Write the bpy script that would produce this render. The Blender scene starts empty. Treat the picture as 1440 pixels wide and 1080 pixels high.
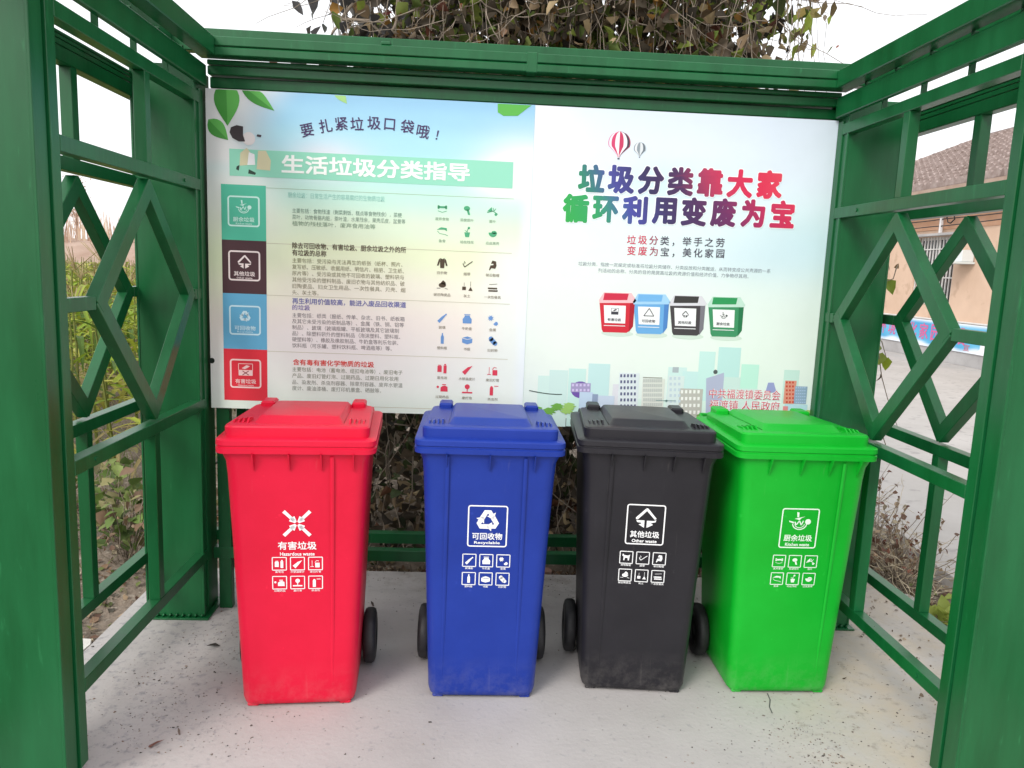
import bpy, bmesh, math, random
import numpy as np
from mathutils import Vector, Matrix
random.seed(7); rng = np.random.default_rng(7)
R_ = math.radians
S = bpy.context.scene
C = S.collection

# ------------------------------------------------------------------ camera
F_PX, CAM = 1071.0, Vector((-0.0888, -2.996, 1.4208))
YAW, PITCH, ROLL = 0.0525, -0.149, 0.0402
fwd = Vector((math.sin(YAW)*math.cos(PITCH), math.cos(YAW)*math.cos(PITCH), math.sin(PITCH)))
rt0 = Vector((math.cos(YAW), -math.sin(YAW), 0)); up0 = rt0.cross(fwd)
rt = math.cos(ROLL)*rt0 + math.sin(ROLL)*up0
up = -math.sin(ROLL)*rt0 + math.cos(ROLL)*up0
cam_d = bpy.data.cameras.new('camera'); cam = bpy.data.objects.new('camera', cam_d); C.objects.link(cam)
M = Matrix.Identity(4)
for i in range(3):
    M[i][0] = rt[i]; M[i][1] = up[i]; M[i][2] = -fwd[i]; M[i][3] = CAM[i]
cam.matrix_world = M
cam_d.sensor_width = 36; cam_d.lens = 36*F_PX/1440; cam_d.clip_start = 0.05; cam_d.clip_end = 6000
S.camera = cam
def ray(px, py): return fwd + rt*((px-720)/F_PX) - up*((py-540)/F_PX)
def on_y(px, py, y=0.0):
    d = ray(px, py); return CAM + d*((y-CAM.y)/d.y)
def on_z(px, py, z=0.0):
    d = ray(px, py); return CAM + d*((z-CAM.z)/d.z)
def on_x(px, py, x=0.0):
    d = ray(px, py); return CAM + d*((x-CAM.x)/d.x)

# ------------------------------------------------------------------ world, sun, exposure
SUN_EL, SUN_AZ = 38, 218      # azimuth measured clockwise from +Y
w = bpy.data.worlds.new('World'); S.world = w; w.use_nodes = True
nt = w.node_tree; nt.nodes.clear()
sky = nt.nodes.new('ShaderNodeTexSky'); sky.sky_type = 'NISHITA'; sky.sun_disc = False
sky.sun_elevation = R_(SUN_EL); sky.sun_rotation = R_(SUN_AZ)
sky.air_density = 1.0; sky.dust_density = 6.0; sky.ozone_density = 1.0
hs = nt.nodes.new('ShaderNodeHueSaturation'); hs.inputs['Saturation'].default_value = 0.3
bg = nt.nodes.new('ShaderNodeBackground'); bg.inputs[1].default_value = 0.15
wo = nt.nodes.new('ShaderNodeOutputWorld')
veil = nt.nodes.new('ShaderNodeMix'); veil.data_type = 'RGBA'; veil.inputs[0].default_value = .8   # thin even cloud over the whole sky
veil.inputs[7].default_value = (7.4, 7.5, 7.7, 1)
nt.links.new(sky.outputs[0], hs.inputs['Color']); nt.links.new(hs.outputs[0], veil.inputs[6]); nt.links.new(veil.outputs[2], bg.inputs[0]); nt.links.new(bg.outputs[0], wo.inputs[0])
sl = bpy.data.lights.new('sun', 'SUN'); sl.energy = 1.4; sl.angle = R_(20); sl.color = (1, .95, .88)
so = bpy.data.objects.new('sun', sl); C.objects.link(so)
el, az = R_(SUN_EL), R_(SUN_AZ)
sd = Vector((math.sin(az)*math.cos(el), math.cos(az)*math.cos(el), math.sin(el)))
so.rotation_euler = sd.to_track_quat('Z', 'Y').to_euler()
S.view_settings.view_transform = 'Standard'; S.view_settings.look = 'None'
S.view_settings.exposure = 0.44; S.view_settings.gamma = 1.0; S.view_settings.use_curve_mapping = False
S.render.engine = 'CYCLES'
S.cycles.max_bounces = 6; S.cycles.use_denoising = True

# ------------------------------------------------------------------ materials
def lin(c):
    return tuple(((x/255)/12.92 if x/255 <= .04045 else ((x/255+.055)/1.055)**2.4) for x in c)
_m = {}
def mat(name, col=(.5,.5,.5), rough=.5, metal=0, spec=.5):
    if name in _m: return _m[name]
    m = bpy.data.materials.new(name); m.use_nodes = True
    b = m.node_tree.nodes['Principled BSDF']
    b.inputs['Base Color'].default_value = (*col, 1); b.inputs['Roughness'].default_value = rough
    b.inputs['Metallic'].default_value = metal; b.inputs['Specular IOR Level'].default_value = spec
    _m[name] = m; return m
def noisy(name, c1, c2, scale=8, rough=.5, bump=.1, bscale=40, stretch=(1,1,1), lo=.35, hi=.65, r2=None, bdist=.002, spec=.5, c3=None, s3=60, t3=.62):
    """base colour noise between c1 and c2, optional third colour of spots, bump"""
    if name in _m: return _m[name]
    m = mat(name, c1, rough, 0, spec); t = m.node_tree; N = t.nodes; L = t.links; b = N['Principled BSDF']
    tc = N.new('ShaderNodeTexCoord'); mp = N.new('ShaderNodeMapping'); mp.inputs['Scale'].default_value = stretch
    L.new(tc.outputs['Object'], mp.inputs[0])
    n = N.new('ShaderNodeTexNoise'); n.inputs['Scale'].default_value = scale; n.inputs['Detail'].default_value = 8
    n.inputs['Roughness'].default_value = .65
    L.new(mp.outputs[0], n.inputs['Vector'])
    cr = N.new('ShaderNodeValToRGB'); cr.color_ramp.elements[0].position = lo; cr.color_ramp.elements[1].position = hi
    cr.color_ramp.elements[0].color = (*c1, 1); cr.color_ramp.elements[1].color = (*c2, 1)
    L.new(n.outputs[0], cr.inputs[0]); out = cr.outputs[0]
    if c3:
        n3 = N.new('ShaderNodeTexNoise'); n3.inputs['Scale'].default_value = s3; n3.inputs['Detail'].default_value = 5
        L.new(mp.outputs[0], n3.inputs['Vector'])
        r3 = N.new('ShaderNodeValToRGB'); r3.color_ramp.elements[0].position = t3; r3.color_ramp.elements[1].position = t3+.07
        L.new(n3.outputs[0], r3.inputs[0])
        mx = N.new('ShaderNodeMix'); mx.data_type = 'RGBA'; mx.inputs[7].default_value = (*c3, 1)
        L.new(r3.outputs[0], mx.inputs[0]); L.new(out, mx.inputs[6]); out = mx.outputs[2]
    L.new(out, b.inputs['Base Color'])
    if r2 is not None:
        mr = N.new('ShaderNodeMapRange'); mr.inputs[3].default_value = rough; mr.inputs[4].default_value = r2
        L.new(n.outputs[0], mr.inputs[0]); L.new(mr.outputs[0], b.inputs['Roughness'])
    if bump:
        nb = N.new('ShaderNodeTexNoise'); nb.inputs['Scale'].default_value = bscale; nb.inputs['Detail'].default_value = 6
        L.new(mp.outputs[0], nb.inputs['Vector'])
        bp_ = N.new('ShaderNodeBump'); bp_.inputs['Strength'].default_value = bump; bp_.inputs['Distance'].default_value = bdist
        L.new(nb.outputs[0], bp_.inputs['Height']); L.new(bp_.outputs[0], b.inputs['Normal'])
    return m
def attr_mat(name, rough=.6, transl=0.0, spec=.3):
    if name in _m: return _m[name]
    m = mat(name, (.5,.5,.5), rough, 0, spec); t = m.node_tree; N = t.nodes; L = t.links; b = N['Principled BSDF']
    a = N.new('ShaderNodeVertexColor'); a.layer_name = 'col'
    nz = N.new('ShaderNodeTexNoise'); nz.inputs['Scale'].default_value = 25
    tc = N.new('ShaderNodeTexCoord'); L.new(tc.outputs['Object'], nz.inputs['Vector'])
    mr = N.new('ShaderNodeMapRange'); mr.inputs[3].default_value = .75 if transl else .985; mr.inputs[4].default_value = 1.25 if transl else 1.015
    L.new(nz.outputs[0], mr.inputs[0])
    mx = N.new('ShaderNodeMix'); mx.data_type = 'RGBA'; mx.blend_type = 'MULTIPLY'; mx.inputs[0].default_value = 1
    L.new(a.outputs[0], mx.inputs[6]); L.new(mr.outputs[0], mx.inputs[7]); L.new(mx.outputs[2], b.inputs['Base Color'])
    if transl:
        tr = N.new('ShaderNodeBsdfTranslucent'); L.new(mx.outputs[2], tr.inputs[0])
        ms = N.new('ShaderNodeMixShader'); ms.inputs[0].default_value = transl
        L.new(b.outputs[0], ms.inputs[1]); L.new(tr.outputs[0], ms.inputs[2])
        L.new(ms.outputs[0], N['Material Output'].inputs[0])
    return m

G1, G2 = (.0035, .080, .022), (.006, .114, .034)
green = noisy('green_gloss_paint', G1, G2, scale=3, rough=.22, r2=.42, bump=.12, bscale=14, stretch=(3, 3, .5), bdist=.004, c3=(.011, .130, .042), s3=24, t3=.66, spec=.42)
concrete = noisy('worn_concrete', (.375, .355, .345), (.45, .43, .418), scale=1.6, rough=.85, bump=.5, bscale=60, bdist=.003, c3=(.33, .32, .32), s3=38, t3=.62)
def slab_tones(m):
    t = m.node_tree; N = t.nodes; L = t.links; b = N['Principled BSDF']; src = b.inputs['Base Color'].links[0].from_socket
    g = N.new('ShaderNodeNewGeometry'); sx = N.new('ShaderNodeSeparateXYZ'); L.new(g.outputs['Position'], sx.inputs[0])
    def nz(sc, lo, hi, det=8, to=1.0):
        n = N.new('ShaderNodeTexNoise'); n.inputs['Scale'].default_value = sc; n.inputs['Detail'].default_value = det; n.inputs['Roughness'].default_value = .7; L.new(g.outputs['Position'], n.inputs['Vector'])
        r = N.new('ShaderNodeMapRange'); r.inputs[1].default_value = lo; r.inputs[2].default_value = hi; r.inputs[4].default_value = to; L.new(n.outputs[0], r.inputs[0]); return r.outputs[0]
    def band(sock, a, c, to=1.0):
        r = N.new('ShaderNodeMapRange'); r.interpolation_type = 'SMOOTHSTEP'; r.inputs[1].default_value = a; r.inputs[2].default_value = c; r.inputs[4].default_value = to; L.new(sock, r.inputs[0]); return r.outputs[0]
    def mul(a, c):
        n = N.new('ShaderNodeMath'); n.operation = 'MULTIPLY'; n.use_clamp = True; L.new(a, n.inputs[0]); L.new(c, n.inputs[1]); return n.outputs[0]
    def over(base, f, col):
        mx = N.new('ShaderNodeMix'); mx.data_type = 'RGBA'; mx.inputs[7].default_value = (*col, 1); L.new(f, mx.inputs[0]); L.new(base, mx.inputs[6]); return mx.outputs[2]
    c = over(src, nz(1.1, .42, .72, 3, .55), (.50, .475, .47))                       # trowelled pale clouds
    c = over(c, mul(band(sx.outputs[0], .75, 1.35), nz(7, .30, .62, 9)), (.46, .40, .33))   # sand blown in from the road
    c = over(c, mul(band(sx.outputs[0], -.55, -1.15, .9), nz(26, .52, .66, 9)), (.24, .24, .25))  # grey spatter, left
    c = over(c, mul(band(sx.outputs[0], .70, 1.10, .8), nz(19, .55, .68, 9)), (.27, .24, .21))
    c = over(c, mul(band(sx.outputs[1], .05, .40, .8), nz(15, .48, .66, 9)), (.30, .27, .24))  # dirt along the rear edge
    c = over(c, nz(70, .66, .74, 4, .5), (.25, .24, .24))
    L.new(c, b.inputs['Base Color'])
slab_tones(concrete)
road_m = noisy('pale_concrete_road', (.38, .36, .34), (.46, .44, .42), scale=.8, rough=.9, bump=.3, bscale=30, c3=(.33,.31,.30), s3=9, t3=.6)
soil = noisy('dry_soil', (.11, .085, .062), (.22, .175, .135), scale=5, rough=.95, bump=1.0, bscale=30, bdist=.02, c3=(.30, .26, .21), s3=26, t3=.58)
leafm = attr_mat('leaf_surface', .6, .35)
stemm = noisy('dry_stem', (.20, .16, .12), (.36, .30, .24), scale=10, rough=.8, bump=.3)
darkstem = noisy('dark_bark', (.05, .04, .032), (.11, .09, .07), scale=10, rough=.9, bump=.6)
printm = attr_mat('printed_sheet', .33, 0, .4)
_t = printm.node_tree; _n = _t.nodes.new('ShaderNodeTexNoise'); _n.inputs['Scale'].default_value = 2.6; _b = _t.nodes.new('ShaderNodeBump'); _b.inputs['Strength'].default_value = .5; _b.inputs['Distance'].default_value = .012
_c = _t.nodes.new('ShaderNodeTexCoord'); _t.links.new(_c.outputs['Object'], _n.inputs['Vector']); _t.links.new(_n.outputs[0], _b.inputs['Height']); _t.links.new(_b.outputs[0], _t.nodes['Principled BSDF'].inputs['Normal'])
def pm(c, rough=.4):
    return mat('print_%d_%d_%d' % tuple(c), lin(c), rough, 0, .4)

# ------------------------------------------------------------------ object helpers
def link(name, me, m=None, parent=None, smooth=False):
    o = bpy.data.objects.new(name, me); C.objects.link(o)
    if m is not None and not me.materials: me.materials.append(m)
    if parent: o.parent = parent
    if smooth:
        me.polygons.foreach_set('use_smooth', [True]*len(me.polygons))
    return o
def mesh(name, V, Fs, m=None, parent=None, smooth=False):
    me = bpy.data.meshes.new(name); me.from_pydata([tuple(v) for v in V], [], Fs); me.update()
    return link(name, me, m, parent, smooth)
def from_bm(name, bm, m=None, parent=None, smooth=False, auto=None):
    me = bpy.data.meshes.new(name); bm.to_mesh(me); bm.free()
    o = link(name, me, m, parent, smooth)
    return o
def empty(name, loc=(0,0,0), rz=0):
    o = bpy.data.objects.new(name, None); C.objects.link(o); o.location = loc; o.rotation_euler = (0, 0, rz); o.empty_display_size = .1
    return o
def tag(o, label=None, cat=None, group=None, kind=None):
    if label: o['label'] = label
    if cat: o['category'] = cat
    if group: o['group'] = group
    if kind: o['kind'] = kind
    return o
def bm_box(bm, x0, x1, y0, y1, z0, z1, bev=0.0):
    r = bmesh.ops.create_cube(bm, size=1)
    vs = r['verts']
    for v in vs:
        v.co = Vector(((x0+x1)/2+v.co.x*(x1-x0), (y0+y1)/2+v.co.y*(y1-y0), (z0+z1)/2+v.co.z*(z1-z0)))
    if bev:
        es = list({e for v in vs for e in v.link_edges})
        bmesh.ops.bevel(bm, geom=es, offset=bev, segments=1, affect='EDGES')
def box(name, x0, x1, y0, y1, z0, z1, m, parent=None, bev=.0015):
    bm = bmesh.new(); bm_box(bm, x0, x1, y0, y1, z0, z1, bev); return from_bm(name, bm, m, parent)
def bar(name, p0, p1, w, h, m, parent=None, side=Vector((1,0,0)), bev=.0015, ext=0):
    """square tube from p0 to p1; w along 'side', h across"""
    p0, p1 = Vector(p0), Vector(p1); d = (p1-p0).normalized(); p0 = p0-d*ext; p1 = p1+d*ext
    s = side.normalized(); n = d.cross(s).normalized()
    bm = bmesh.new(); r = bmesh.ops.create_cube(bm, size=1); L = (p1-p0).length
    for v in r['verts']:
        v.co = (p0+p1)/2 + d*(v.co.x*L) + s*(v.co.y*w) + n*(v.co.z*h)
    bmesh.ops.recalc_face_normals(bm, faces=bm.faces)
    bmesh.ops.bevel(bm, geom=list(bm.edges), offset=bev, segments=1, affect='EDGES')
    return from_bm(name, bm, m, parent)
def tubes_mesh(paths, n=5):
    """paths: list of (points, r0, r1) -> verts, faces"""
    V = []; Fc = []
    for pts, r0, r1 in paths:
        k = len(pts); base = len(V)
        for i, p in enumerate(pts):
            p = Vector(p); a = Vector(pts[max(i-1, 0)]); b = Vector(pts[min(i+1, k-1)])
            d = (b-a).normalized() if (b-a).length > 1e-9 else Vector((0,0,1))
            s = d.cross(Vector((.31,.2,.93))).normalized(); q = d.cross(s); r = r0+(r1-r0)*i/(k-1)
            for j in range(n):
                t = 2*math.pi*j/n; V.append(p+s*(r*math.cos(t))+q*(r*math.sin(t)))
        for i in range(k-1):
            for j in range(n):
                a = base+i*n+j; b = base+i*n+(j+1) % n; Fc.append((a, b, b+n, a+n))
        Fc.append(tuple(base+j for j in reversed(range(n)))); Fc.append(tuple(base+(k-1)*n+j for j in range(n)))
    return V, Fc
def wiggle(p0, p1, n, amp, sag=0):
    p0, p1 = Vector(p0), Vector(p1); o = []
    off = Vector((0,0,0))
    for i in range(n+1):
        t = i/n; off += Vector((random.gauss(0,amp), random.gauss(0,amp), random.gauss(0,amp*.6)))
        p = p0.lerp(p1, t)+off*(1 if i else 0); p.z -= sag*4*t*(1-t); o.append(p)
    return o
def leaf_mesh(name, P, size, cols, m=leafm, parent=None, aspect=.75, droop=.0, up_bias=0.0, fold=.25, smooth=False):
    """many single leaves: P (N,3) centres, size (N,), cols (N,3)"""
    N = len(P); P = np.asarray(P, float); size = np.broadcast_to(np.asarray(size, float), (N,))
    d = rng.normal(size=(N, 3)); d[:, 2] -= droop; d /= np.linalg.norm(d, axis=1)[:, None]
    n = rng.normal(size=(N, 3)); n[:, 2] += up_bias; n -= (n*d).sum(1)[:, None]*d; n /= np.linalg.norm(n, axis=1)[:, None]
    s = np.cross(d, n); sz = size[:, None]
    w = (sz*aspect*(.7+.5*rng.random((N, 1))))*.5; curl = sz*(rng.random((N,1))-.3)*.5; fd = w*fold*(1+rng.random((N,1)))
    B = P-d*sz*.5; T = P+d*sz*.5-n*curl
    Mv = P-d*sz*.08; Lf = P-d*sz*.15+s*w+n*fd; Rt = P-d*sz*.15-s*w+n*fd
    L2 = P+d*sz*.22+s*w*.62+n*(fd*.6-curl*.4); R2 = P+d*sz*.22-s*w*.62+n*(fd*.6-curl*.4)
    V = np.stack([B, Lf, L2, T, R2, Rt, Mv], 1).reshape(-1, 3)
    tri = np.array([[0,6,1],[1,6,2],[2,6,3],[3,6,4],[4,6,5],[5,6,0]])
    Fc = (np.arange(N)[:, None, None]*7+tri[None]).reshape(-1, 3)
    me = bpy.data.meshes.new(name)
    me.vertices.add(len(V)); me.vertices.foreach_set('co', V.ravel())
    me.loops.add(Fc.size); me.loops.foreach_set('vertex_index', Fc.ravel().astype(np.int32))
    me.polygons.add(len(Fc)); me.polygons.foreach_set('loop_start', np.arange(0, Fc.size, 3, dtype=np.int32))
    me.update(calc_edges=True); me.validate()
    ca = me.color_attributes.new('col', 'FLOAT_COLOR', 'POINT')
    cc = np.ones((N, 7, 4)); cc[:, :, :3] = np.asarray(cols)[:, None, :]
    ca.data.foreach_set('color', cc.ravel())
    return link(name, me, m, parent)
def pick_cols(N, pal, wts, jit=.25):
    pal = np.array(pal); i = rng.choice(len(pal), N, p=np.array(wts)/sum(wts))
    return np.clip(pal[i]*(1+rng.normal(size=(N,1))*jit), .004, .9)

# ------------------------------------------------------------------ flat print helpers
class Frame:
    def __init__(s, o, ex, ey, n): s.o, s.ex, s.ey, s.n = Vector(o), Vector(ex), Vector(ey), Vector(n)
    def P(s, u, v, h): return s.o+s.ex*u+s.ey*v+s.n*h
    def uv(s, px, py):
        d = ray(px, py); t = (s.o-CAM).dot(s.n)/d.dot(s.n); X = CAM+d*t-s.o
        return X.dot(s.ex), X.dot(s.ey)
def shapes(name, fr, polys, m, parent, h=.0006):
    V = []; Fc = []
    for p in polys:
        b = len(V); V += [fr.P(u, v, h) for u, v in p]; Fc.append(tuple(range(b, b+len(p))))
    me = bpy.data.meshes.new(name); me.from_pydata([tuple(v) for v in V], [], Fc); me.update()
    return link(name, me, m, parent)
def rect(u0, v0, u1, v1): return [(u0, v0), (u1, v0), (u1, v1), (u0, v1)]
def circ(cu, cv, r, n=20, ry=None, a0=0, a1=2*math.pi):
    ry = ry or r; full = abs(a1-a0-2*math.pi) < 1e-6
    return [(cu+r*math.cos(a0+(a1-a0)*i/(n if full else n-1)), cv+ry*math.sin(a0+(a1-a0)*i/(n if full else n-1))) for i in range(n)]
def seg(a, b, w):
    dx, dy = b[0]-a[0], b[1]-a[1]; l = math.hypot(dx, dy) or 1; nx, ny = -dy/l*w/2, dx/l*w/2
    return [(a[0]+nx, a[1]+ny), (b[0]+nx, b[1]+ny), (b[0]-nx, b[1]-ny), (a[0]-nx, a[1]-ny)]
def pline(pts, w, closed=False):
    o = []
    q = pts+[pts[0]] if closed else pts
    for a, b in zip(q[:-1], q[1:]): o.append(seg(a, b, w))
    return o
def rring(u0, v0, u1, v1, r, w):
    def loop(k):
        r2 = r-k; o = []
        for cx, cy, a in ((u1-r, v1-r, 0), (u0+r, v1-r, 90), (u0+r, v0+r, 180), (u1-r, v0+r, 270)):
            for i in range(5): t = R_(a+i*22.5); o.append((cx+r2*math.cos(t), cy+r2*math.sin(t)))
        return o
    A, B = loop(0), loop(w); n = len(A)
    return [[A[i], A[(i+1) % n], B[(i+1) % n], B[i]] for i in range(n)]
_tx = {}
def text_geo(body, bold=0.0, res=2):
    """flat glyphs; a bold face is built from copies shifted round a small circle"""
    k = (body, bold, res)
    if k in _tx: return _tx[k]
    cu = bpy.data.curves.new('t', 'FONT'); cu.body = body; cu.resolution_u = res; cu.fill_mode = 'FRONT'; cu.size = 1
    ob = bpy.data.objects.new('t', cu); C.objects.link(ob)
    dg = bpy.context.evaluated_depsgraph_get(); dg.update()
    me = bpy.data.meshes.new_from_object(ob.evaluated_get(dg))
    V0 = np.array([(*v.co[:2], 0) for v in me.vertices]).reshape(-1, 3); F0 = [tuple(p.vertices) for p in me.polygons]
    bpy.data.objects.remove(ob); bpy.data.curves.remove(cu); bpy.data.meshes.remove(me)
    V, Fc = V0, list(F0)
    if bold > 0 and len(V0):
        n = 4 if bold < .035 else 12
        for i in range(n):
            a = 2*math.pi*(i+.5)/n; b = len(V); V = np.vstack([V, V0+np.array([bold*math.cos(a), bold*math.sin(a), .00003*(i+1)])]); Fc += [tuple(j+b for j in f) for f in F0]
    _tx[k] = (V, Fc); return V, Fc
def lettering(fr, body, u0, v0, u1, v1, m, parent, bold=0.0, h=.0012, res=2, name='lettering', keep=False, slope=0.0):
    """fit the text into the box (u0..u1, v0..v1); slope shears the baseline"""
    V, Fc = text_geo(body, bold, res)
    if not len(V): return None
    lo, hi = V.min(0), V.max(0); sx = (u1-u0)/(hi[0]-lo[0]); sy = (v1-v0)/(hi[1]-lo[1])
    if keep: sy = sx
    W = [fr.P(u0+(x-lo[0])*sx, v0+(y-lo[1])*sy+slope*(x-lo[0])*sx, h+z) for x, y, z in V]
    return mesh(name, W, Fc, m, parent)
# ================================================================== SETTING
# soil ground, big sheet with relief near the shelter
def grid_sheet(name, x0, x1, y0, y1, nx, ny, zf, m):
    V = []; Fc = []
    for j in range(ny+1):
        for i in range(nx+1):
            x = x0+(x1-x0)*i/nx; y = y0+(y1-y0)*j/ny; V.append((x, y, zf(x, y)))
    for j in range(ny):
        for i in range(nx):
            a = j*(nx+1)+i; Fc.append((a, a+1, a+nx+2, a+nx+1))
    return mesh(name, V, Fc, m, None, True)
tag(mesh('ground', [(-3000,-3000,-.32),(3000,-3000,-.32),(3000,3000,-.32),(-3000,3000,-.32)], [(0,1,2,3)], soil), 'dry brown soil ground reaching the horizon', kind='structure')
def soil_z(x, y):
    e = min(1, max(0, min(x+9, 2.62-x, y+3, 14-y))/.3)
    return -.075+e*(.02*math.sin(x*5.1+y*2.3)*math.sin(y*4.7-x)+.018*math.sin(x*13+1)*math.sin(y*11))-.26*(1-e)
tag(grid_sheet('soil', -9, 2.7, -3, 14, 150, 200, soil_z, soil), 'dry crumbly soil around the concrete slab', kind='structure')
box('pavement', -1.46, 1.86, -5.5, .43, -.16, 0, concrete, None, .006)
tag(C.objects['pavement'], 'worn pale concrete slab under the bins', kind='structure')
_ys = [-12+.22*k for k in range(330)]
_ex = [2.34+.10*math.sin(y*1.9)+.06*math.sin(y*5.3+1)+random.uniform(-.035,.035) for y in _ys]
_V = []; _F = []
for y, x in zip(_ys, _ex): _V += [(x-.05, y, -.16), (x, y, -.045), (x+.25, y, -.036), (9.13, y, -.036)]
for k in range(len(_ys)-1):
    for q in range(3): _F.append((4*k+q, 4*k+q+1, 4*k+5+q, 4*k+4+q))
mesh('road', _V, _F, road_m)
tag(C.objects['road'], 'sunlit pale concrete village road', kind='structure')
box('country_road', -60, 2.6, 22, 26, -.3, -.05, road_m, None, 0)
tag(C.objects['country_road'], 'pale road crossing behind the maize field', kind='structure')

# ================================================================== SHELTER
sh = empty('bin_shelter', (0, 0, 0))
tag(sh, 'green painted steel shelter with diamond grilles standing round the four wheeled bins', 'shelter')
T = .04
XL, XLo, XR, XRo = -1.118, -1.337, 1.287, 1.526
YF = -1.01
Z0, Z1, ZS, Z2, Z3 = .25, .86, 1.285, 1.685, 1.998
def grille(xin, sgn, yb, outer=False):
    """one lattice screen; xin = inner face, sgn = direction of thickness"""
    x = xin+sgn*T/2
    xs = lambda a: a
    def rail(z, hh=T): bar('rail', (x, YF+.001, z), (x, yb, z), T, hh, green, sh)
    for z in (Z0, Z1, Z2, Z3): rail(z)
    bar('stile', (x, YF-T/2, .03), (x, YF-T/2, 2.04), T, T, green, sh)
    if not outer: bar('stile', (x, yb+T/2, .03), (x, yb+T/2, 2.03), T, T, green, sh)
    Yc, hwY = -.485, .365
    t2 = T-.003
    for za, zb in ((Z0, Z1), (Z2, Z3)): bar('divider', (x, Yc, za+T/2), (x, Yc, zb-T/2), t2, t2, green, sh)
    zt, zb = Z2-T/2-.012, Z1+T/2+.012
    # diamond bars, mitred by overlapping slightly different thickness
    for k, (a, b) in enumerate((((Yc, zt), (Yc-hwY, ZS)), ((Yc-hwY, ZS), (Yc, zb)), ((Yc, zb), (Yc+hwY, ZS)), ((Yc+hwY, ZS), (Yc, zt)))):
        a2 = Vector((x, a[0], a[1])); b2 = Vector((x, b[0], b[1]))
        c = Vector((x, Yc, ZS)); inset = .024
        a2 = a2+(c-a2).normalized()*inset; b2 = b2+(c-b2).normalized()*inset
        bar('diamond_bar', a2, b2, t2-.0012*k, .050-.0006*k, green, sh, ext=.016)
    bar('stub_rail', (x, YF+.001, ZS), (x, Yc-hwY-.005, ZS), t2-.004, t2, green, sh)
    bar('stub_rail', (x, Yc+hwY+.005, ZS), (x, yb, ZS), t2-.004, t2, green, sh)
grille(XL, -1, -.045); grille(XLo, -1, -.02, True)
grille(XR, 1, -.045); grille(XRo, 1, -.02, True)
# box posts (folded sheet with lipped edges)
def post(x0, x1, y0, y1, zt=2.13, lip=True):
    bm = bmesh.new(); bm_box(bm, x0, x1, y0, y1, .006, zt, .004)
    if lip:
        for xa in (x0, x1):
            bm_box(bm, xa-.004, xa+.004, y0-.003, y0+.010, .012, zt-.01, .0015)
    p = from_bm('post', bm, green, sh)
    bm = bmesh.new(); bm_box(bm, x0-.022, x1+.022, y0-.02, y1+.02, 0.0005, .0075, .001)
    q = from_bm('base_plate', bm, green, p)
    V, Fc = [], []
    for k in range(9):   # weld beads along the foot
        V2, F2 = tubes_mesh([([(x0+.01+(x1-x0-.02)*k/8, y0-.004, .008), (x0+.016+(x1-x0-.02)*k/8, y0-.006, .02)], .006, .004)], 5)
        b = len(V); V += V2; Fc += [tuple(i+b for i in f) for f in F2]
    mesh('weld', V, Fc, green, p, True)
    return p
post(-1.342, -1.124, -.085, .085, 2.10); post(1.293, 1.50, -.085, .085, 2.10)
post(-1.352, -1.124, -1.115, -1.0525); post(1.293, 1.495, -1.115, -1.0525)
# back frame, double like the sides
for yb, x0, x1, z in ((.03, -1.116, 1.285, Z0-.012), (.235, -1.30, 1.478, Z0-.012)):
    bar('back_rail', (x0, yb, z), (x1, yb, z), T, T+.006, green, sh, side=Vector((0,1,0)))
    bar('back_rail', (x0, yb, Z1), (x1, yb, Z1), T, T, green, sh, side=Vector((0,1,0)))
for x in (-1.07, .09, 1.24):
    bar('back_stile', (x, .03, .0), (x, .03, 2.04), .05, T-.003, green, sh)
for x in (-1.06, 1.24): bar('back_stile', (x, .235, .0), (x, .235, 2.04), T, T-.003, green, sh)
bar('back_rail', (-1.116, .03, 2.02), (1.285, .03, 2.02), T, T-.005, green, sh, side=Vector((0,1,0)))
# eaves ring: fascia A (two stacked sections), beam B under it
def strip(name, x0, x1, y0, y1, z0, z1, bev=.003): return box(name, x0, x1, y0, y1, z0, z1, green, sh, bev)
XA0, XA1 = -1.052, 1.238
for z0, z1 in ((2.142, 2.1715), (2.1745, 2.208)):
    strip('fascia_strip', XA0-.07, XA1+.07, -.062, .0, z0, z1)
strip('fascia_strip', XA0-.062, XA0, -1.75, -.065, 2.140, 2.205); strip('fascia_strip', XA1, XA1+.062, -1.75, -.065, 2.140, 2.205)
strip('roof_rim', XA0-.26, XA1+.26, .12, .17, 2.20, 2.283)
strip('roof_rim', XA0-.30, XA0-.22, -1.6, .12, 2.195, 2.262); strip('roof_rim', XA1+.22, XA1+.30, -1.6, .12, 2.195, 2.262)
strip('eave_beam', -1.10, 1.29, -.008, .05, 2.122, 2.140); strip('eave_beam', -1.10, 1.29, -.004, .05, 2.088, 2.119)
strip('eave_beam', -1.10, 1.29, .022, .06, 2.045, 2.085)
for xa, xb in ((-1.122, -1.100), (1.268, 1.290)):
    strip('eave_beam', xa, xb, -1.6, -.012, 2.043, 2.118)
for k in range(5):   # small brackets between the beams
    for x in (-1.132, 1.302):
        box('bracket', x-.009, x+.009, -1.02+.235*k, -1.012+.235*k, 2.015, 2.06, green, sh, .001)
        box('bracket', x-.009, x+.009, -.98+.2*k, -.97+.2*k, 2.112, 2.14, green, sh, .001)
for x0, x1 in ((.072, .112),): strip('joint_cap', x0, x1, -.0645, -.002, 2.139, 2.211)
strip('joint_cap', -.46, -.425, -.06, .13, 2.209, 2.222)
for x in (.5, -.8): strip('roof_bearer', x, x+.03, .0, .12, 2.19, 2.205)
# outer louvre header on both sides
for xa, xb in ((-1.377, -1.337), (1.526, 1.566)):
    for z0, z1 in ((1.979, 2.021), (2.0235, 2.039), (2.0415, 2.052), (2.0545, 2.064)):
        strip('louvre', xa-.002, xb+.002, -1.0, -.09, z0, z1, .0015)
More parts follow.
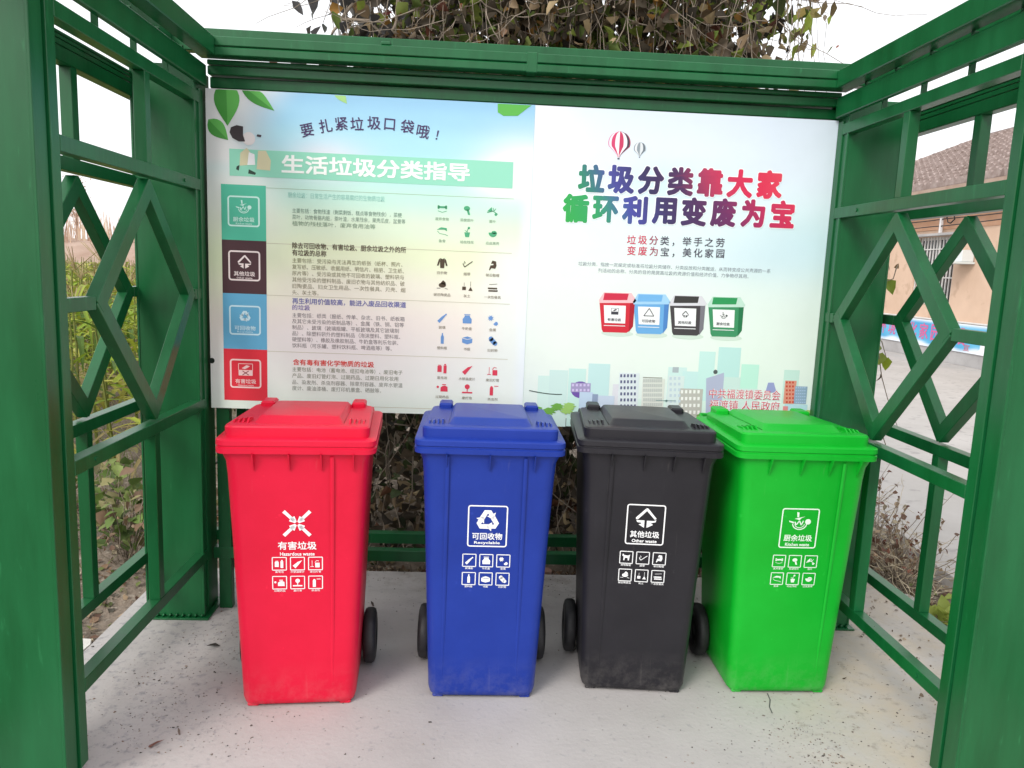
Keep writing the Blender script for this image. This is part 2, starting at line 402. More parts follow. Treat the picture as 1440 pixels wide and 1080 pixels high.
# back post tops: small soffit plates
# screws on rails
for x, y, z in [(XL+.001, -.2, Z2), (XR-.001, -.22, Z2), (XL+.001, -.9, Z1), (XR-.001, -.9, Z0)]:
    V, Fc = tubes_mesh([([(x-.003, y, z), (x+.003, y, z)], .007, .006)], 8); mesh('screw', V, Fc, green, sh)

# ================================================================== BOARDS
ZB, ZT = .839, 2.038
BX0, BXS, BX1 = -1.108, .108, 1.289
def col_sheet(name, fr, W, H, n, f, parent, h=.0, thick=.005):
    """board slab whose face carries the printed ground colours"""
    nx = n; ny = int(n*H/W); V = []; cols = []; Fc = []
    for j in range(ny+1):
        for i in range(nx+1):
            u, v = i/nx, j/ny; V.append(fr.P(u*W, v*H, h)); cols.append(mixc(f(u, v), lin((240,244,242)), .18 if thick < .008 else 0))
    for j in range(ny):
        for i in range(nx):
            a = j*(nx+1)+i; Fc.append((a, a+1, a+nx+2, a+nx+1))
    b = len(V)
    for dz in (0, -thick):
        for u, v in ((0,0),(1,0),(1,1),(0,1)): V.append(fr.P(u*W, v*H, h+dz-.0002)); cols.append(lin((232,236,232)))
    for i in range(4): j = (i+1) % 4; Fc.append((b+i, b+4+i, b+4+j, b+j))
    Fc.append((b+4, b+7, b+6, b+5))
    o = mesh(name, V, Fc, printm, parent)
    ca = o.data.color_attributes.new('col', 'FLOAT_COLOR', 'POINT')
    ca.data.foreach_set('color', np.array([(*c, 1) for c in cols]).ravel()); return o
def mixc(a, b, t): t = max(0, min(1, t)); return tuple(x+(y-x)*t for x, y in zip(a, b))
def ss(a, b, x):
    t = max(0, min(1, (x-a)/(b-a))); return t*t*(3-2*t)
def blob(u, v, cu, cv, ru, rv): return math.exp(-(((u-cu)/ru)**2+((v-cv)/rv)**2))
def ramp(v, st):
    for (a, ca), (b, cb) in zip(st[:-1], st[1:]):
        if v <= b: return mixc(ca, cb, ss(a, b, v))
    return st[-1][1]
L_ = lin
def leftcol(u, v):
    c = ramp(v, [(0, L_((226,240,228))), (.13, L_((232,234,228))), (.30, L_((240,232,220))), (.40, L_((238,236,216))), (.52, L_((224,236,192))), (.60, L_((214,236,204))),
                 (.70, L_((182,234,216))), (.78, L_((158,226,228))), (.86, L_((148,214,234))), (.94, L_((128,196,230))), (1, L_((112,182,224)))])
    c = mixc(c, L_((228,226,226)), .95*ss(.36, .16, u+.12*math.sin(v*9))*ss(.74, .80, v))
    c = mixc(c, L_((226,228,228)), .9*ss(.30, .10, u)*ss(.40,.6,v)*ss(.84,.72,v))
    c = mixc(c, L_((222,240,182)), .7*blob(u, v, .06, .5, .14, .14))
    c = mixc(c, L_((236,238,236)), .95*min(1, 1.3*blob(u, v, .98, .80, .13, .09)+blob(u,v,.9,.77,.1,.05)))
    c = mixc(c, L_((234,224,236)), .8*blob(u, v, .36, .80, .12, .06))
    c = mixc(c, L_((238,232,238)), .6*blob(u, v, .34, .24, .3, .09))
    c = mixc(c, L_((230,238,232)), .9*ss(.80, .95, u)*ss(.62, .50, v))
    c = mixc(c, L_((228,238,246)), .85*ss(.955, 1, u)*ss(.9, .8, v))
    return c
def rightcol(u, v):
    c = ramp(v, [(0, L_((214,232,230))), (.2, L_((224,236,230))), (.45, L_((222,236,232))), (.65, L_((216,236,242))), (.85, L_((216,230,246))), (1, L_((208,222,240)))])
    c = mixc(c, L_((228,240,226)), .5*blob(u, v, .1, .35, .3, .3))
    c = mixc(c, L_((178,222,236)), .55*blob(u, v, .45, .78, .18, .07)+.55*blob(u, v, .95, .60, .2, .12))
    c = mixc(c, L_((190,222,240)), .5*blob(u, v, .75, .55, .25, .08))
    c = mixc(c, L_((236,240,242)), .7*blob(u, v, .0, .9, .15, .3))
    return c
boardL = empty('information_board', (BX0, 0, ZB)); tag(boardL, 'left notice board: sky-blue waste sorting guide with four coloured blocks and icons', 'notice board')
boardR = empty('information_board', (BXS, 0, ZB)); tag(boardR, 'right notice board: pale poster with two hot air balloons and multicoloured slogan', 'notice board')
# parts live in world coordinates relative to their Empty
class PFrame(Frame): pass
def board_frame(o): # parts parented to an Empty: use local coordinates = world - origin
    return o
def to_local(root):
    bpy.context.view_layer.update()
    inv = root.matrix_world.inverted()
    seen = set()
    for ch in root.children_recursive:
        if ch.type == 'MESH' and ch.parent == root and ch.name not in seen:
            ch.matrix_parent_inverse = inv
FL = Frame((BX0, -.004, ZB), (1,0,0), (0,0,1), (0,-1,0)); FR = Frame((BXS, -.002, ZB), (1,0,0), (0,0,1), (0,-1,0))
WL, WR, HB = BXS-BX0+.006, BX1-BXS, ZT-ZB
col_sheet('panel', FL, WL, HB, 110, leftcol, boardL); col_sheet('panel', FR, WR, HB, 110, rightcol, boardR)
def pl(px, py): return FL.uv(px, py)
def pr(px, py): return FR.uv(px, py)
def prect(f, a, b):
    (u0, v0), (u1, v1) = f(*a), f(*b); return rect(min(u0,u1), min(v0,v1), max(u0,u1), max(v0,v1))
def lmid(f, xa, xb, yc, hpx):
    """text box whose left end is at pixel xa, right end at xb; yc = centre at the middle"""
    xm = (xa+xb)/2; u0 = f(xa, yc)[0]; u1 = f(xb, yc)[0]; v0 = f(xm, yc+hpx/2)[1]; v1 = f(xm, yc-hpx/2)[1]; return u0, v0, u1, v1

# --- left board
def lab(c): return pm(c)
# leaves in the top left corner
def leafpoly(base, tip, w, n=9, bend=0):
    bx, by = base; tx, ty = tip; dx, dy = tx-bx, ty-by; l = math.hypot(dx, dy); nx, ny = -dy/l, dx/l; A = []; B = []
    for i in range(n+1):
        t = i/n; ww = w*math.sin(math.pi*t**.8)*(1-.15*t); c = bend*math.sin(math.pi*t)
        A.append((bx+dx*t+nx*(ww+c), by+dy*t+ny*(ww+c))); B.append((bx+dx*t-nx*(ww-c), by+dy*t-ny*(ww-c)))
    return A+B[-2:0:-1], A+[(bx+dx*i/n+nx*bend*math.sin(math.pi*i/n), by+dy*i/n+ny*bend*math.sin(math.pi*i/n)) for i in range(n, 0, -1)]
H1 = HB-.002
def clip_top(p): return [(max(.002, min(WL-.002, u)), min(H1, v)) for u, v in p]
for a, b, w_ in (((318,112),(320,177),.05), ((338,118),(386,156),.028), ((293,168),(321,197),.032)):
    full, half = leafpoly(pl(*a), pl(*b), w_)
    shapes('leaf_print', FL, [clip_top([(u*1.0, v) for u, v in full])], pm((70,150,62)), boardL, .0010)
    shapes('leaf_print', FL, [clip_top(half)], pm((96,178,84)), boardL, .0014)
full, _ = leafpoly(pl(470,122), pl(488,146), .02); shapes('leaf_print', FL, [clip_top(full)], pm((160,206,130)), boardL, .001)
shapes('leaf_print', FL, [clip_top([pl(700,143), pl(748,143), pl(742,152), pl(728,163), pl(708,163), pl(700,158)])], pm((90,176,74)), boardL, .001)
# curved warning line
chars = '要扎紧垃圾口袋哦！'
cx = [432,458,480,502,526,548,573,595,615]; cy = [183,177,174,174,173,175,178,185,190]; rot = [14,11,6,3,1,-3,-6,-9,-12]
for ch, x, y, r in zip(chars, cx, cy, rot):
    V, Fc = text_geo(ch, .012, 3); lo, hi = V.min(0), V.max(0); c0 = (lo+hi)/2; s = .052
    if ch == '！': s = .045
    u, v = pl(x, y); a = R_(r)
    W = [FL.P(u+((p[0]-c0[0])*math.cos(a)-(p[1]-c0[1])*math.sin(a))*s, v+((p[0]-c0[0])*math.sin(a)+(p[1]-c0[1])*math.cos(a))*s, .0014+p[2]) for p in V]
    mesh('lettering', W, Fc, pm((66,44,92)), boardL)
# title band
u0, v0 = pl(323, 247); u1, v1 = pl(722, 228)[0], pl(323, 209)[1]
shapes('title_band', FL, [rect(u0, v0, u1, v1)], pm((146,216,190)), boardL, .0007)
tu0, tu1 = pl(396, 236)[0], pl(661, 236)[0]; tvc = pl(528, 236.5)[1]
lettering(FL, '生活垃圾分类指导', tu0, tvc-.034, tu1, tvc+.034, pm((246,250,246)), boardL, .034, .0014, 3)
# small running child with two sacks (plain figure)
def pp(*a): return [pl(x, y) for x, y in a]
shapes('figure_print', FL, [pp((323,186),(325,179),(333,176),(342,178),(342,190),(345,199),(336,199),(327,194))], pm((62,54,58)), boardL, .0019)
shapes('figure_print', FL, [circ(*pl(350,195), .024, 16)], pm((232,226,226)), boardL, .0016)
shapes('figure_print', FL, [pp((362,189),(368,190),(367,193),(361,192))], pm((70,60,70)), boardL, .0021)
shapes('figure_print', FL, [pp((338,215),(347,208),(352,214),(350,232),(337,233)), pp((363,212),(374,212),(381,226),(380,240),(361,238))], pm((214,208,172)), boardL, .0011)
shapes('figure_print', FL, [pp((350,214),(358,217),(359,232),(348,232))], pm((244,244,246)), boardL, .0016)
shapes('figure_print', FL, [pp((333,234),(337,232),(336,240),(332,238)), pp((350,238),(360,243),(359,246),(349,244))], pm((50,70,60)), boardL, .0011)
# four coloured blocks
ub0, ub1 = pl(313, 400)[0], pl(375, 400)[0]
vy = [pl(344, y)[1] for y in (260, 338, 413, 491, 563)]
bc = [(84,190,160), (78,52,58), (102,176,214), (226,50,66)]
for k in range(4):
    shapes('colour_block', FL, [rect(ub0, vy[k+1], ub1, vy[k])], pm(bc[k]), boardL, .0007)
    cu, cv = (ub0+ub1)/2, (vy[k]+vy[k+1])/2+.006; hw = .060; fm = pm([(206,246,236), (238,226,224), (206,238,248), (250,214,212)][k])
    shapes('frame_line', FL, rring(cu-hw, cv-.058, cu+hw, cv+.056, .012, .006), fm, boardL, .0012)
    lettering(FL, ['厨余垃圾','其他垃圾','可回收物','有害垃圾'][k], cu-.040, cv-.040, cu+.040, cv-.022, fm, boardL, .02, .0012)
    lettering(FL, ['Kitchen waste','Other waste','Recyclable','Hazardous waste'][k], cu-.030, cv-.050, cu+.030, cv-.043, fm, boardL, .02, .0012, 1)
def sym_recycle(cu, cv, s):
    b = [(-.52,.2),(-.22,.7),(.2,.7),(.34,.47),(.5,.56),(.36,.08),(-.06,.30),(.09,.36),(0,.5),(-.24,.05)]; o = []
    for k in range(3):
        a = -2*math.pi*k/3; o.append([(cu+s*(x*math.cos(a)-y*math.sin(a)), cv+s*(x*math.sin(a)+y*math.cos(a))) for x, y in b])
    return o
def sym_other(cu, cv, s):
    q = lambda p: [(cu+x*s, cv+y*s) for x, y in p]
    return [q([(-.06,.80),(-.82,.02),(-.80,-.12),(-.66,-.14),(.08,.64)]), q([(-.02,.86),(.14,.84),(.88,-.02),(.74,-.12),(.02,.66)]),
            q([(-.78,-.20),(-.10,-.20),(-.10,-.84),(-.56,-.56),(-.36,-.50),(-.34,-.40),(-.66,-.38)]), q([(.86,-.12),(.82,-.32),(.42,-.42),(.62,-.56),(.10,-.84),(.10,-.22),(.66,-.22)])]
def sym_kitchen(cu, cv, s):
    q = lambda p: [(cu+x*s, cv+y*s) for x, y in p]
    o = pline(circ(cu, cv-.18*s, .62*s, 18, .52*s, math.pi, 2*math.pi), .09*s)+pline(circ(cu, cv-.2*s, .42*s, 12, .34*s, math.pi, 2*math.pi), .06*s)
    o += [q([(-.5,.28),(.42,.5),(.1,.34),(-.05,.16)]), q([(-.34,.9),(-.14,.86),(-.12,.42),(-.28,.42)]), q([(-1.0,.1),(-.55,.0),(-.5,-.16),(-.9,-.04)])]
    o += [circ(cu+.72*s, cv+.02*s, .26*s, 12)]+pline([(cu-.45*s, cv), (cu-.3*s, cv-.3*s), (cu-.05*s, cv+.1*s), (cu+.15*s, cv-.3*s), (cu+.3*s, cv+.1*s)], .1*s)
    return o
def sym_box_cross(cu, cv, s):
    return [rect(cu-s*.9, cv-s*.75, cu+s*.9, cv-.02*s), [(cu-.5*s,cv+.2*s),(cu+.1*s,cv+.62*s),(cu+.55*s,cv+.5*s),(cu+.3*s,cv+.3*s),(cu-.1*s,cv+.1*s)]]+pline([(cu-.9*s,cv-.02*s),(cu-.9*s,cv+.8*s),(cu+.9*s,cv+.8*s),(cu+.9*s,cv-.02*s)], .08*s)
for k, fn in enumerate((sym_kitchen, sym_other, sym_recycle, sym_box_cross)):
    cu, cv = (ub0+ub1)/2, (vy[k]+vy[k+1])/2+.020; fm = pm([(206,246,236), (238,226,224), (206,238,248), (250,214,212)][k])
    shapes('symbol', FL, fn(cu, cv, .030), fm, boardL, .0012)
    if k == 3: shapes('symbol', FL, pline([(cu-.012,cv-.004),(cu+.012,cv-.020)], .003)+pline([(cu-.012,cv-.020),(cu+.012,cv-.004)], .003), pm((150,30,50)), boardL, .0017)
# divider lines
ul1 = pl(720, 350)[0]
for y in (262, 340, 413, 492, 566):
    v = pl(344, y)[1]-.002; shapes('divider_line', FL, [rect(ub1+.001, v-.0009, ul1, v+.0009)], pm((168,196,172) if y < 300 else (196,194,170)), boardL, .0007)
# body text, rows given by pixel at the left margin x=411
dk, gy = (96,92,80), (148,146,128)
rows = [
 (274, 405, 541, '厨余垃圾：日常生活产生的容易腐烂的生物质垃圾', (150,208,196), 8, 0),
 (296, 411, 565, '主要包括：食物残渣（剩菜剩饭、糕点等食物残余），菜梗', (116,146,132), 7, 0),
 (305, 411, 570, '菜叶，动物骨骼内脏，茶叶渣，水果残余，果壳瓜皮，盆景等', (126,152,136), 7, 0),
 (314, 411, 528, '植物的残枝落叶，废弃食用油等', (126,152,128), 7, 0),
 (345, 411, 571, '除去可回收物、有害垃圾、厨余垃圾之外的所', (84,72,52), 9, 1),
 (355, 411, 459, '有垃圾的总称', (84,72,52), 9, 1),
 (366, 411, 566, '主要包括：受污染与无法再生的纸张（纸杯、照片、', (128,124,86), 7, 0),
 (375, 411, 568, '复写纸、压敏纸、收据用纸、明信片、相册、卫生纸、', (136,132,98), 7, 0),
 (384, 411, 568, '尿片等）、受污染或其他不可回收的玻璃、塑料袋与', (136,132,100), 7, 0),
 (393, 411, 569, '其他受污染的塑料制品、废旧衣物与其他纺织品、破', (140,134,106), 7, 0),
 (402, 411, 570, '旧陶瓷品、妇女卫生用品、一次性餐具、贝壳、烟', (144,138,112), 7, 0),
 (411, 411, 448, '头、灰土等。', (144,138,112), 7, 0),
 (423, 411, 571, '再生利用价值较高，能进入废品回收渠道', (108,112,176), 9, 1),
 (432, 411, 436, '的垃圾', (140,132,186), 8, 1),
 (443, 411, 569, '主要包括：纸类（报纸、传单、杂志、旧书、纸板箱', (128,122,128), 7, 0),
 (451.5, 411, 568, '及其它未受污染的纸制品等）、金属（铁、铜、铝等', (134,128,130), 7, 0),
 (460, 411, 561, '制品）、玻璃（玻璃瓶罐、平板玻璃及其它玻璃制', (134,128,130), 7, 0),
 (468.5, 411, 563, '品）、除塑料袋外的塑料制品（泡沫塑料、塑料瓶、', (134,128,130), 7, 0),
 (477, 411, 560, '硬塑料等）、橡胶及橡胶制品、牛奶盒等利乐包装、', (134,128,130), 7, 0),
 (485.5, 411, 551, '饮料瓶（可乐罐、塑料饮料瓶、啤酒瓶等）等。', (134,128,130), 7, 0),
 (509, 412, 526, '含有毒有害化学物质的垃圾', (222,72,66), 9, 1),
 (519, 411, 566, '主要包括：电池（蓄电池、纽扣电池等）、废旧电子', (128,136,112), 7, 0),
 (528, 411, 560, '产品、废旧灯管灯泡、过期药品、过期日用化妆用', (134,140,122), 7, 0),
 (537, 411, 566, '品、染发剂、杀虫剂容器、除草剂容器、废弃水银温', (138,142,132), 7, 0),
 (545.5, 411, 536, '度计、废油漆桶、废打印机墨盒、硒鼓等。', (138,142,132), 7, 0),
]
for y, xa, xb, s, c, hp, b in rows:
    u0, v = pl(xa, y); u1 = pl(xb, y+(xb-xa)*.045)[0]; hh = hp/2/372*.98
    lettering(FL, s, u0, v-hh, u1, v+hh, pm(c), boardL, .022 if b else 0, .0010, 1)
# small icons, three columns by eight rows
def ico(kind, cu, cv, s):
    q = lambda *p: [(cu+x*s, cv+y*s) for x, y in p]
    R4 = lambda a, b, c, d: rect(cu+a*s, cv+b*s, cu+c*s, cv+d*s)
    K = {
     'bone': [R4(-.6,.15,.6,.45), circ(cu-.6*s,cv+.42*s,.18*s,8), circ(cu+.6*s,cv+.42*s,.18*s,8), circ(cu-.6*s,cv+.16*s,.18*s,8), circ(cu+.6*s,cv+.16*s,.18*s,8)]+pline(q((-.7,-.3),(0,-.5),(.7,-.3)),.08*s),
     'cabbage': [circ(cu-.05*s,cv+.3*s,.5*s,12,.38*s), q((-.1,.1),(.25,.1),(.5,-.7),(.15,-.7))],
     'branch': [q((-.9,.0),(-.2,.7),(-.1,.2),(.0,.0))]+pline(q((-.9,-.2),(0,.1),(.8,-.4)),.12*s)+pline(q((0,.6),(.2,.1),(.5,.5)),.1*s)+[circ(cu+.5*s,cv-.45*s,.22*s,8)],
     'fish': [q((-.9,.2),(-.2,.6),(.7,.5),(.75,.0),(.3,.25))]+pline(q((-.8,.0),(-.4,-.4),(.4,-.5),(.9,-.7)),.08*s),
     'plant': [q((-.45,.0),(.45,.0),(.3,-.75),(-.3,-.75)), circ(cu+.25*s,cv+.7*s,.2*s,8)]+pline(q((0,0),(.05,.4),(.25,.7)),.1*s)+[q((-.5,.35),(-.05,.2),(-.1,.05))],
     'bowl': [circ(cu,cv+.15*s,.68*s,14,.7*s,math.pi,2*math.pi), circ(cu+.2*s,cv+.2*s,.42*s,8,.25*s)],
     'coat': [q((-.3,.8),(-.05,.65),(.05,.65),(.3,.8),(.38,.3),(.32,-.8),(-.32,-.8),(-.38,.3)), q((-.35,.8),(-.6,.5),(-.85,-.4),(-.6,-.45),(-.4,.2)), q((.35,.8),(.6,.5),(.85,-.4),(.6,-.45),(.4,.2))],
     'brush': pline(q((-.7,.1),(-.4,-.45),(.85,.5)),.14*s)+pline(q((-.5,.5),(-.3,.2),(-.6,.2)),.08*s),
     'boot': [q((-.1,.8),(.5,.7),(.6,.0),(.4,-.5),(-.2,-.4),(-.5,-.8),(-.6,-.7),(-.4,.0),(.1,.1),(.1,.3),(-.3,.3))],
     'ash': [circ(cu,cv,.6*s,10,.4*s), q((-.3,.3),(.1,.8),(.5,.5),(.6,.0))]+pline(q((-.9,-.5),(-.3,-.5)),.08*s)+pline(q((.4,-.5),(.9,-.6)),.08*s),
     'dust': [R4(-.8,-.6,-.2,-.05), q((.2,-.7),(.9,-.7),(.55,-.05))]+pline(q((-.5,0),(-.5,.6)),.06*s)+pline(q((.55,0),(.55,.8)),.06*s),
     'dish': [R4(-.7,-.25,.7,.0), R4(-.7,-.65,.7,-.40), circ(cu-.7*s,cv-.12*s,.13*s,6), circ(cu+.7*s,cv-.5*s,.14*s,6)]+pline(q((-.6,.5),(.7,.6)),.07*s),
     'bottle': [q((-.8,-.5),(-.45,-.85),(.1,-.2),(.5,.35),(.75,.55),(.6,.75),(.35,.5),(-.1,.2))],
     'can': [q((-.7,-.7),(.7,-.7),(.75,.0),(.45,.35),(.4,.6),(-.4,.6),(-.45,.35),(-.75,.0)), R4(-.5,.68,.5,.80)],
     'gear': [q(*[((.26+.22*(i % 2))*2*.55*math.cos(i*math.pi/8)-.35, (.26+.22*(i % 2))*2*.55*math.sin(i*math.pi/8)+.35) for i in range(16)]), q((.1,-.6),(.5,-.2),(.75,-.25),(.9,-.6),(.6,-.85),(.3,-.8))],
     'flask': [q((-.25,-.85),(.25,-.85),(.25,.3),(.1,.6),(.1,.9),(-.1,.9),(-.1,.6),(-.25,.3))],
     'book': [q((-.8,-.5),(0,-.75),(.8,-.5),(.85,.2),(0,.0),(-.85,.2)), q((-.8,.3),(0,.1),(.8,.3),(0,.55))],
     'shoe': [circ(cu-.3*s,cv+.35*s,.4*s,10), circ(cu+.4*s,cv-.4*s,.36*s,10), q((-.65,.1),(-.05,.6),(.7,-.2),(.1,-.7))],
     'batt': [R4(-.8,-.6,-.1,.4), R4(-.7,.45,-.2,.58), R4(.2,-.8,.7,.5), R4(.3,.55,.6,.75)],
     'tube': [q((-.85,-.4),(-.35,-.9),(.55,.25),(.85,.7),(.35,.45),(.1,.4))],
     'tv': [R4(-.05,-.75,.75,.15)]+pline(q((-.1,.2),(.2,.6),(.6,.5)),.1*s)+pline(q((-.9,-.6),(-.3,-.6)),.12*s)+pline(q((-.6,-.6),(-.6,.6)),.08*s),
     'jar': [q((-.3,-.65),(.9,-.65),(.85,.15),(.4,.35),(.0,.25),(-.3,.0)), R4(-.05,.42,.6,.58), circ(cu-.75*s,cv+.1*s,.22*s,6)],
     'lamp': [circ(cu,cv+.35*s,.42*s,12), R4(-.85,-.75,.85,-.5), R4(-.08,-.45,.08,-.05)],
     'spray': [q((-.5,-.9),(.05,-.9),(.05,.35),(-.1,.65),(-.35,.65),(-.5,.35)), R4(.2,.6,.9,.72)],
    }
    return K[kind]
gk = [['bone','cabbage','branch'], ['fish','plant','bowl'], ['coat','brush','boot'], ['ash','dust','dish'], ['bottle','can','gear'], ['flask','book','shoe'], ['batt','tube','tv'], ['jar','lamp','spray']]
cap = [['废弃食物','菜梗菜叶','落叶'], ['鱼骨','枯枝残花','瓜皮果壳'], ['旧衣物','烟蒂','破旧鞋帽'], ['破旧陶瓷品','灰土','一次性餐具'], ['玻璃','牛奶盒','金属'], ['塑料瓶','书报','旧织物'], ['废电池','水银温度计','废旧灯管'], ['过期药品','废灯泡','杀虫剂']]
icy = [294, 325, 370, 401, 447, 476, 518, 545]
icc = [(74,166,120)]*2+[(74,60,44)]*2+[(104,150,206)]*2+[(218,60,84)]*2
for r in range(8):
    for c in range(3):
        x = (622, 657, 693)[c]; y = icy[r]+(x-622)*.05
        u, v = pl(x, y); shapes('icon', FL, ico(gk[r][c], u, v, .024), pm(icc[r]), boardL, .0010)
        cvv = v-.037; n = len(cap[r][c]); lettering(FL, cap[r][c], u-.0065*n, cvv-.006, u+.0065*n, cvv+.006, pm((150,176,150) if r < 2 else (150,142,126)), boardL, .01, .0010, 1)

# --- right board
def bal(cx_, cy_, s, cs):
    u, v = pr(cx_, cy_)
    n = len(cs)
    for i, c in enumerate(cs):
        a0 = -1+2*i/n; a1 = -1+2*(i+1)/n; P = []
        def edge(a):
            o = []
            for k in range(13):
                t = k/12; z = 1-2*t*1.12; w_ = math.sqrt(max(0, 1-z*z)) if z > -.35 else .937*(1-((-.35-z)/.89)**.85)
                w_ = max(.1, w_); o.append((u+s*w_*math.sin(a*math.pi/2), v+s*z))
            return o
        A, B = edge(a0), edge(a1)
        shapes('balloon_print', FR, [[A[k], A[k+1], B[k+1], B[k]] for k in range(12)], pm(c), boardR, .0010)
    shapes('balloon_print', FR, [rect(u-.10*s, v-1.42*s, u+.10*s, v-1.3*s)], pm((90,84,96)), boardR, .0010)
bal(871, 201, .043, [(214,120,160),(232,226,236),(206,64,110),(238,236,240),(196,56,96),(236,232,238),(70,60,74),(180,60,90)])
bal(900, 209, .024, [(130,140,150),(222,226,230),(140,152,160),(214,220,224),(104,116,126),(190,200,206)])
def title(s, xa, xb, ya, yb, cols, hpx):
    n = len(s)
    for i, ch in enumerate(s):
        t = (i+.5)/n; x = xa+(xb-xa)*t; y = ya+(yb-ya)*t; u, v = pr(x, y)
        for off, dh, white in ((.085, .0008, True), (.052, .0014, False)):
            V, Fc = text_geo(ch, off, 3); c0 = np.array([.5, .37]) ; lo, hi = V.min(0), V.max(0); c0 = (lo+hi)/2
            sx = (xb-xa)/n/372*.90; sy = hpx/372
            W = [(u+(p[0]-c0[0])*sx*1.0, v+(p[1]-c0[1])*sy, p[2]) for p in V]
            me = bpy.data.meshes.new('lettering'); me.from_pydata([tuple(FR.P(a, b, dh+z)) for a, b, z in W], [], Fc); me.update()
            o = link('lettering' if not white else 'letter_outline', me, pm((240,246,250)) if white else printm, boardR)
            if not white:
                ca = me.color_attributes.new('col', 'FLOAT_COLOR', 'POINT')
                cc = []
                for a, b, z in W:
                    tt = ((a-pr(xa, ya)[0])/(pr(xb, yb)[0]-pr(xa, ya)[0]))*(len(cols)-1)+(b-v)/.12*.35; k = int(max(0, min(len(cols)-2, math.floor(tt)))); cc.append((*mixc(L_(cols[k]), L_(cols[k+1]), tt-k), 1))
                ca.data.foreach_set('color', np.array(cc).ravel())
title('垃圾分类靠大家', 811, 1103, 250, 260.5, [(40,140,96),(70,72,150),(52,44,88),(74,44,88),(190,56,92),(216,44,84),(222,70,92)], 39.5)
title('循环利用变废为宝', 789, 1121, 292.5, 302, [(48,168,76),(44,156,96),(70,74,160),(56,48,96),(74,42,90),(112,44,96),(186,48,92),(214,52,86)], 39.5)
for s, y, cs in (('垃圾分类，举手之劳', 340.5, 3), ('变废为宝，美化家园', 356, 3)):
    for i, ch in enumerate(s):
        x = 888+i*15.6; u, v = pr(x, y+(x-950)*.035-1.5)
        V, Fc = text_geo(ch, .012, 3); lo, hi = V.min(0), V.max(0); c0 = (lo+hi)/2
        if ch == '，': c0 = c0+np.array([.25, .35, 0])
        k = .037
        col = (206,60,90) if i < 2 else ((160,62,88) if i == 2 else (74,72,88))
        mesh('lettering', [FR.P(u+(p[0]-c0[0])*k, v+(p[1]-c0[1])*k, .0012+p[2]) for p in V], Fc, pm(col), boardR)
for s, xa, xb, y in (('垃圾分类，指按一定规定或标准将垃圾分类储存、分类投放和分类搬运，从而转变成公共资源的一系', 813, 1084, 376), ('列活动的总称。分类的目的是提高垃圾的资源价值和经济价值，力争物尽其用。', 841, 1053, 384.5)):
    u0, v0, u1, v1 = lmid(pr, xa, xb, y, 6); lettering(FR, s, u0, v0, u1, v1, pm((140,150,160)), boardR, 0, .0010, 1)
# four printed bins
def q4(*a): return [pr(x, y) for x, y in a]
for bx, c, cd, dy, lidc, rimc in ((842, (206,36,56), (170,20,40), 0, (202,40,70), (236,190,196)), (890, (104,168,222), (74,130,196), 2, (112,176,228), (160,206,240)), (941, (66,62,66), (120,118,128), 4, (58,56,56), (214,214,222)), (995, (60,142,98), (34,116,74), 6, (44,148,88), (190,222,208))):
    b = lambda *a: [pr(bx+x, 411+y+dy) for x, y in a]
    shapes('bin_print', FR, [circ(*pr(bx+26, 411+58+dy), .065, 16, .012)], pm((206,222,212)), boardR, .0006)
    shapes('bin_print', FR, [b((1,14),(44,14),(43,54),(39,57),(6,56),(4,52))], pm(c), boardR, .0010)
    shapes('bin_print', FR, [b((44,14),(51,12),(48,48),(42,56))], pm(cd), boardR, .0011)
    shapes('bin_print', FR, [b((0,11),(7,0),(46,1),(53,12),(50,15),(1,15))], pm(rimc), boardR, .0014)
    shapes('bin_print', FR, [b((8,1),(42,2),(40,11),(6,11))], pm(lidc), boardR, .0018)
    shapes('bin_print', FR, [b((7,18),(38,19),(37,44),(8,43))], pm((240,242,244)), boardR, .0018)
    shapes('bin_print', FR, [b((7,46),(37,47),(37,48),(7,47))], pm((232,236,238)), boardR, .0018)
    cu, cv = pr(bx+22.5, 411+27+dy); dkm = pm((60,60,70))
    fn = {842: sym_box_cross, 890: None, 941: sym_other, 995: sym_kitchen}[bx]
    shapes('symbol', FR, fn(cu, cv, .016) if fn else pline([(cu-.02,cv-.012),(cu,cv+.018),(cu+.02,cv-.012),(cu-.02,cv-.012)], .003), dkm, boardR, .0023)
    cv2 = pr(bx+22.5, 411+38.5+dy)[1]
    lettering(FR, {842:'有害垃圾', 890:'可回收物', 941:'其他垃圾', 995:'厨余垃圾'}[bx], cu-.027, cv2-.006, cu+.027, cv2+.006, dkm, boardR, .02, .0023, 1)
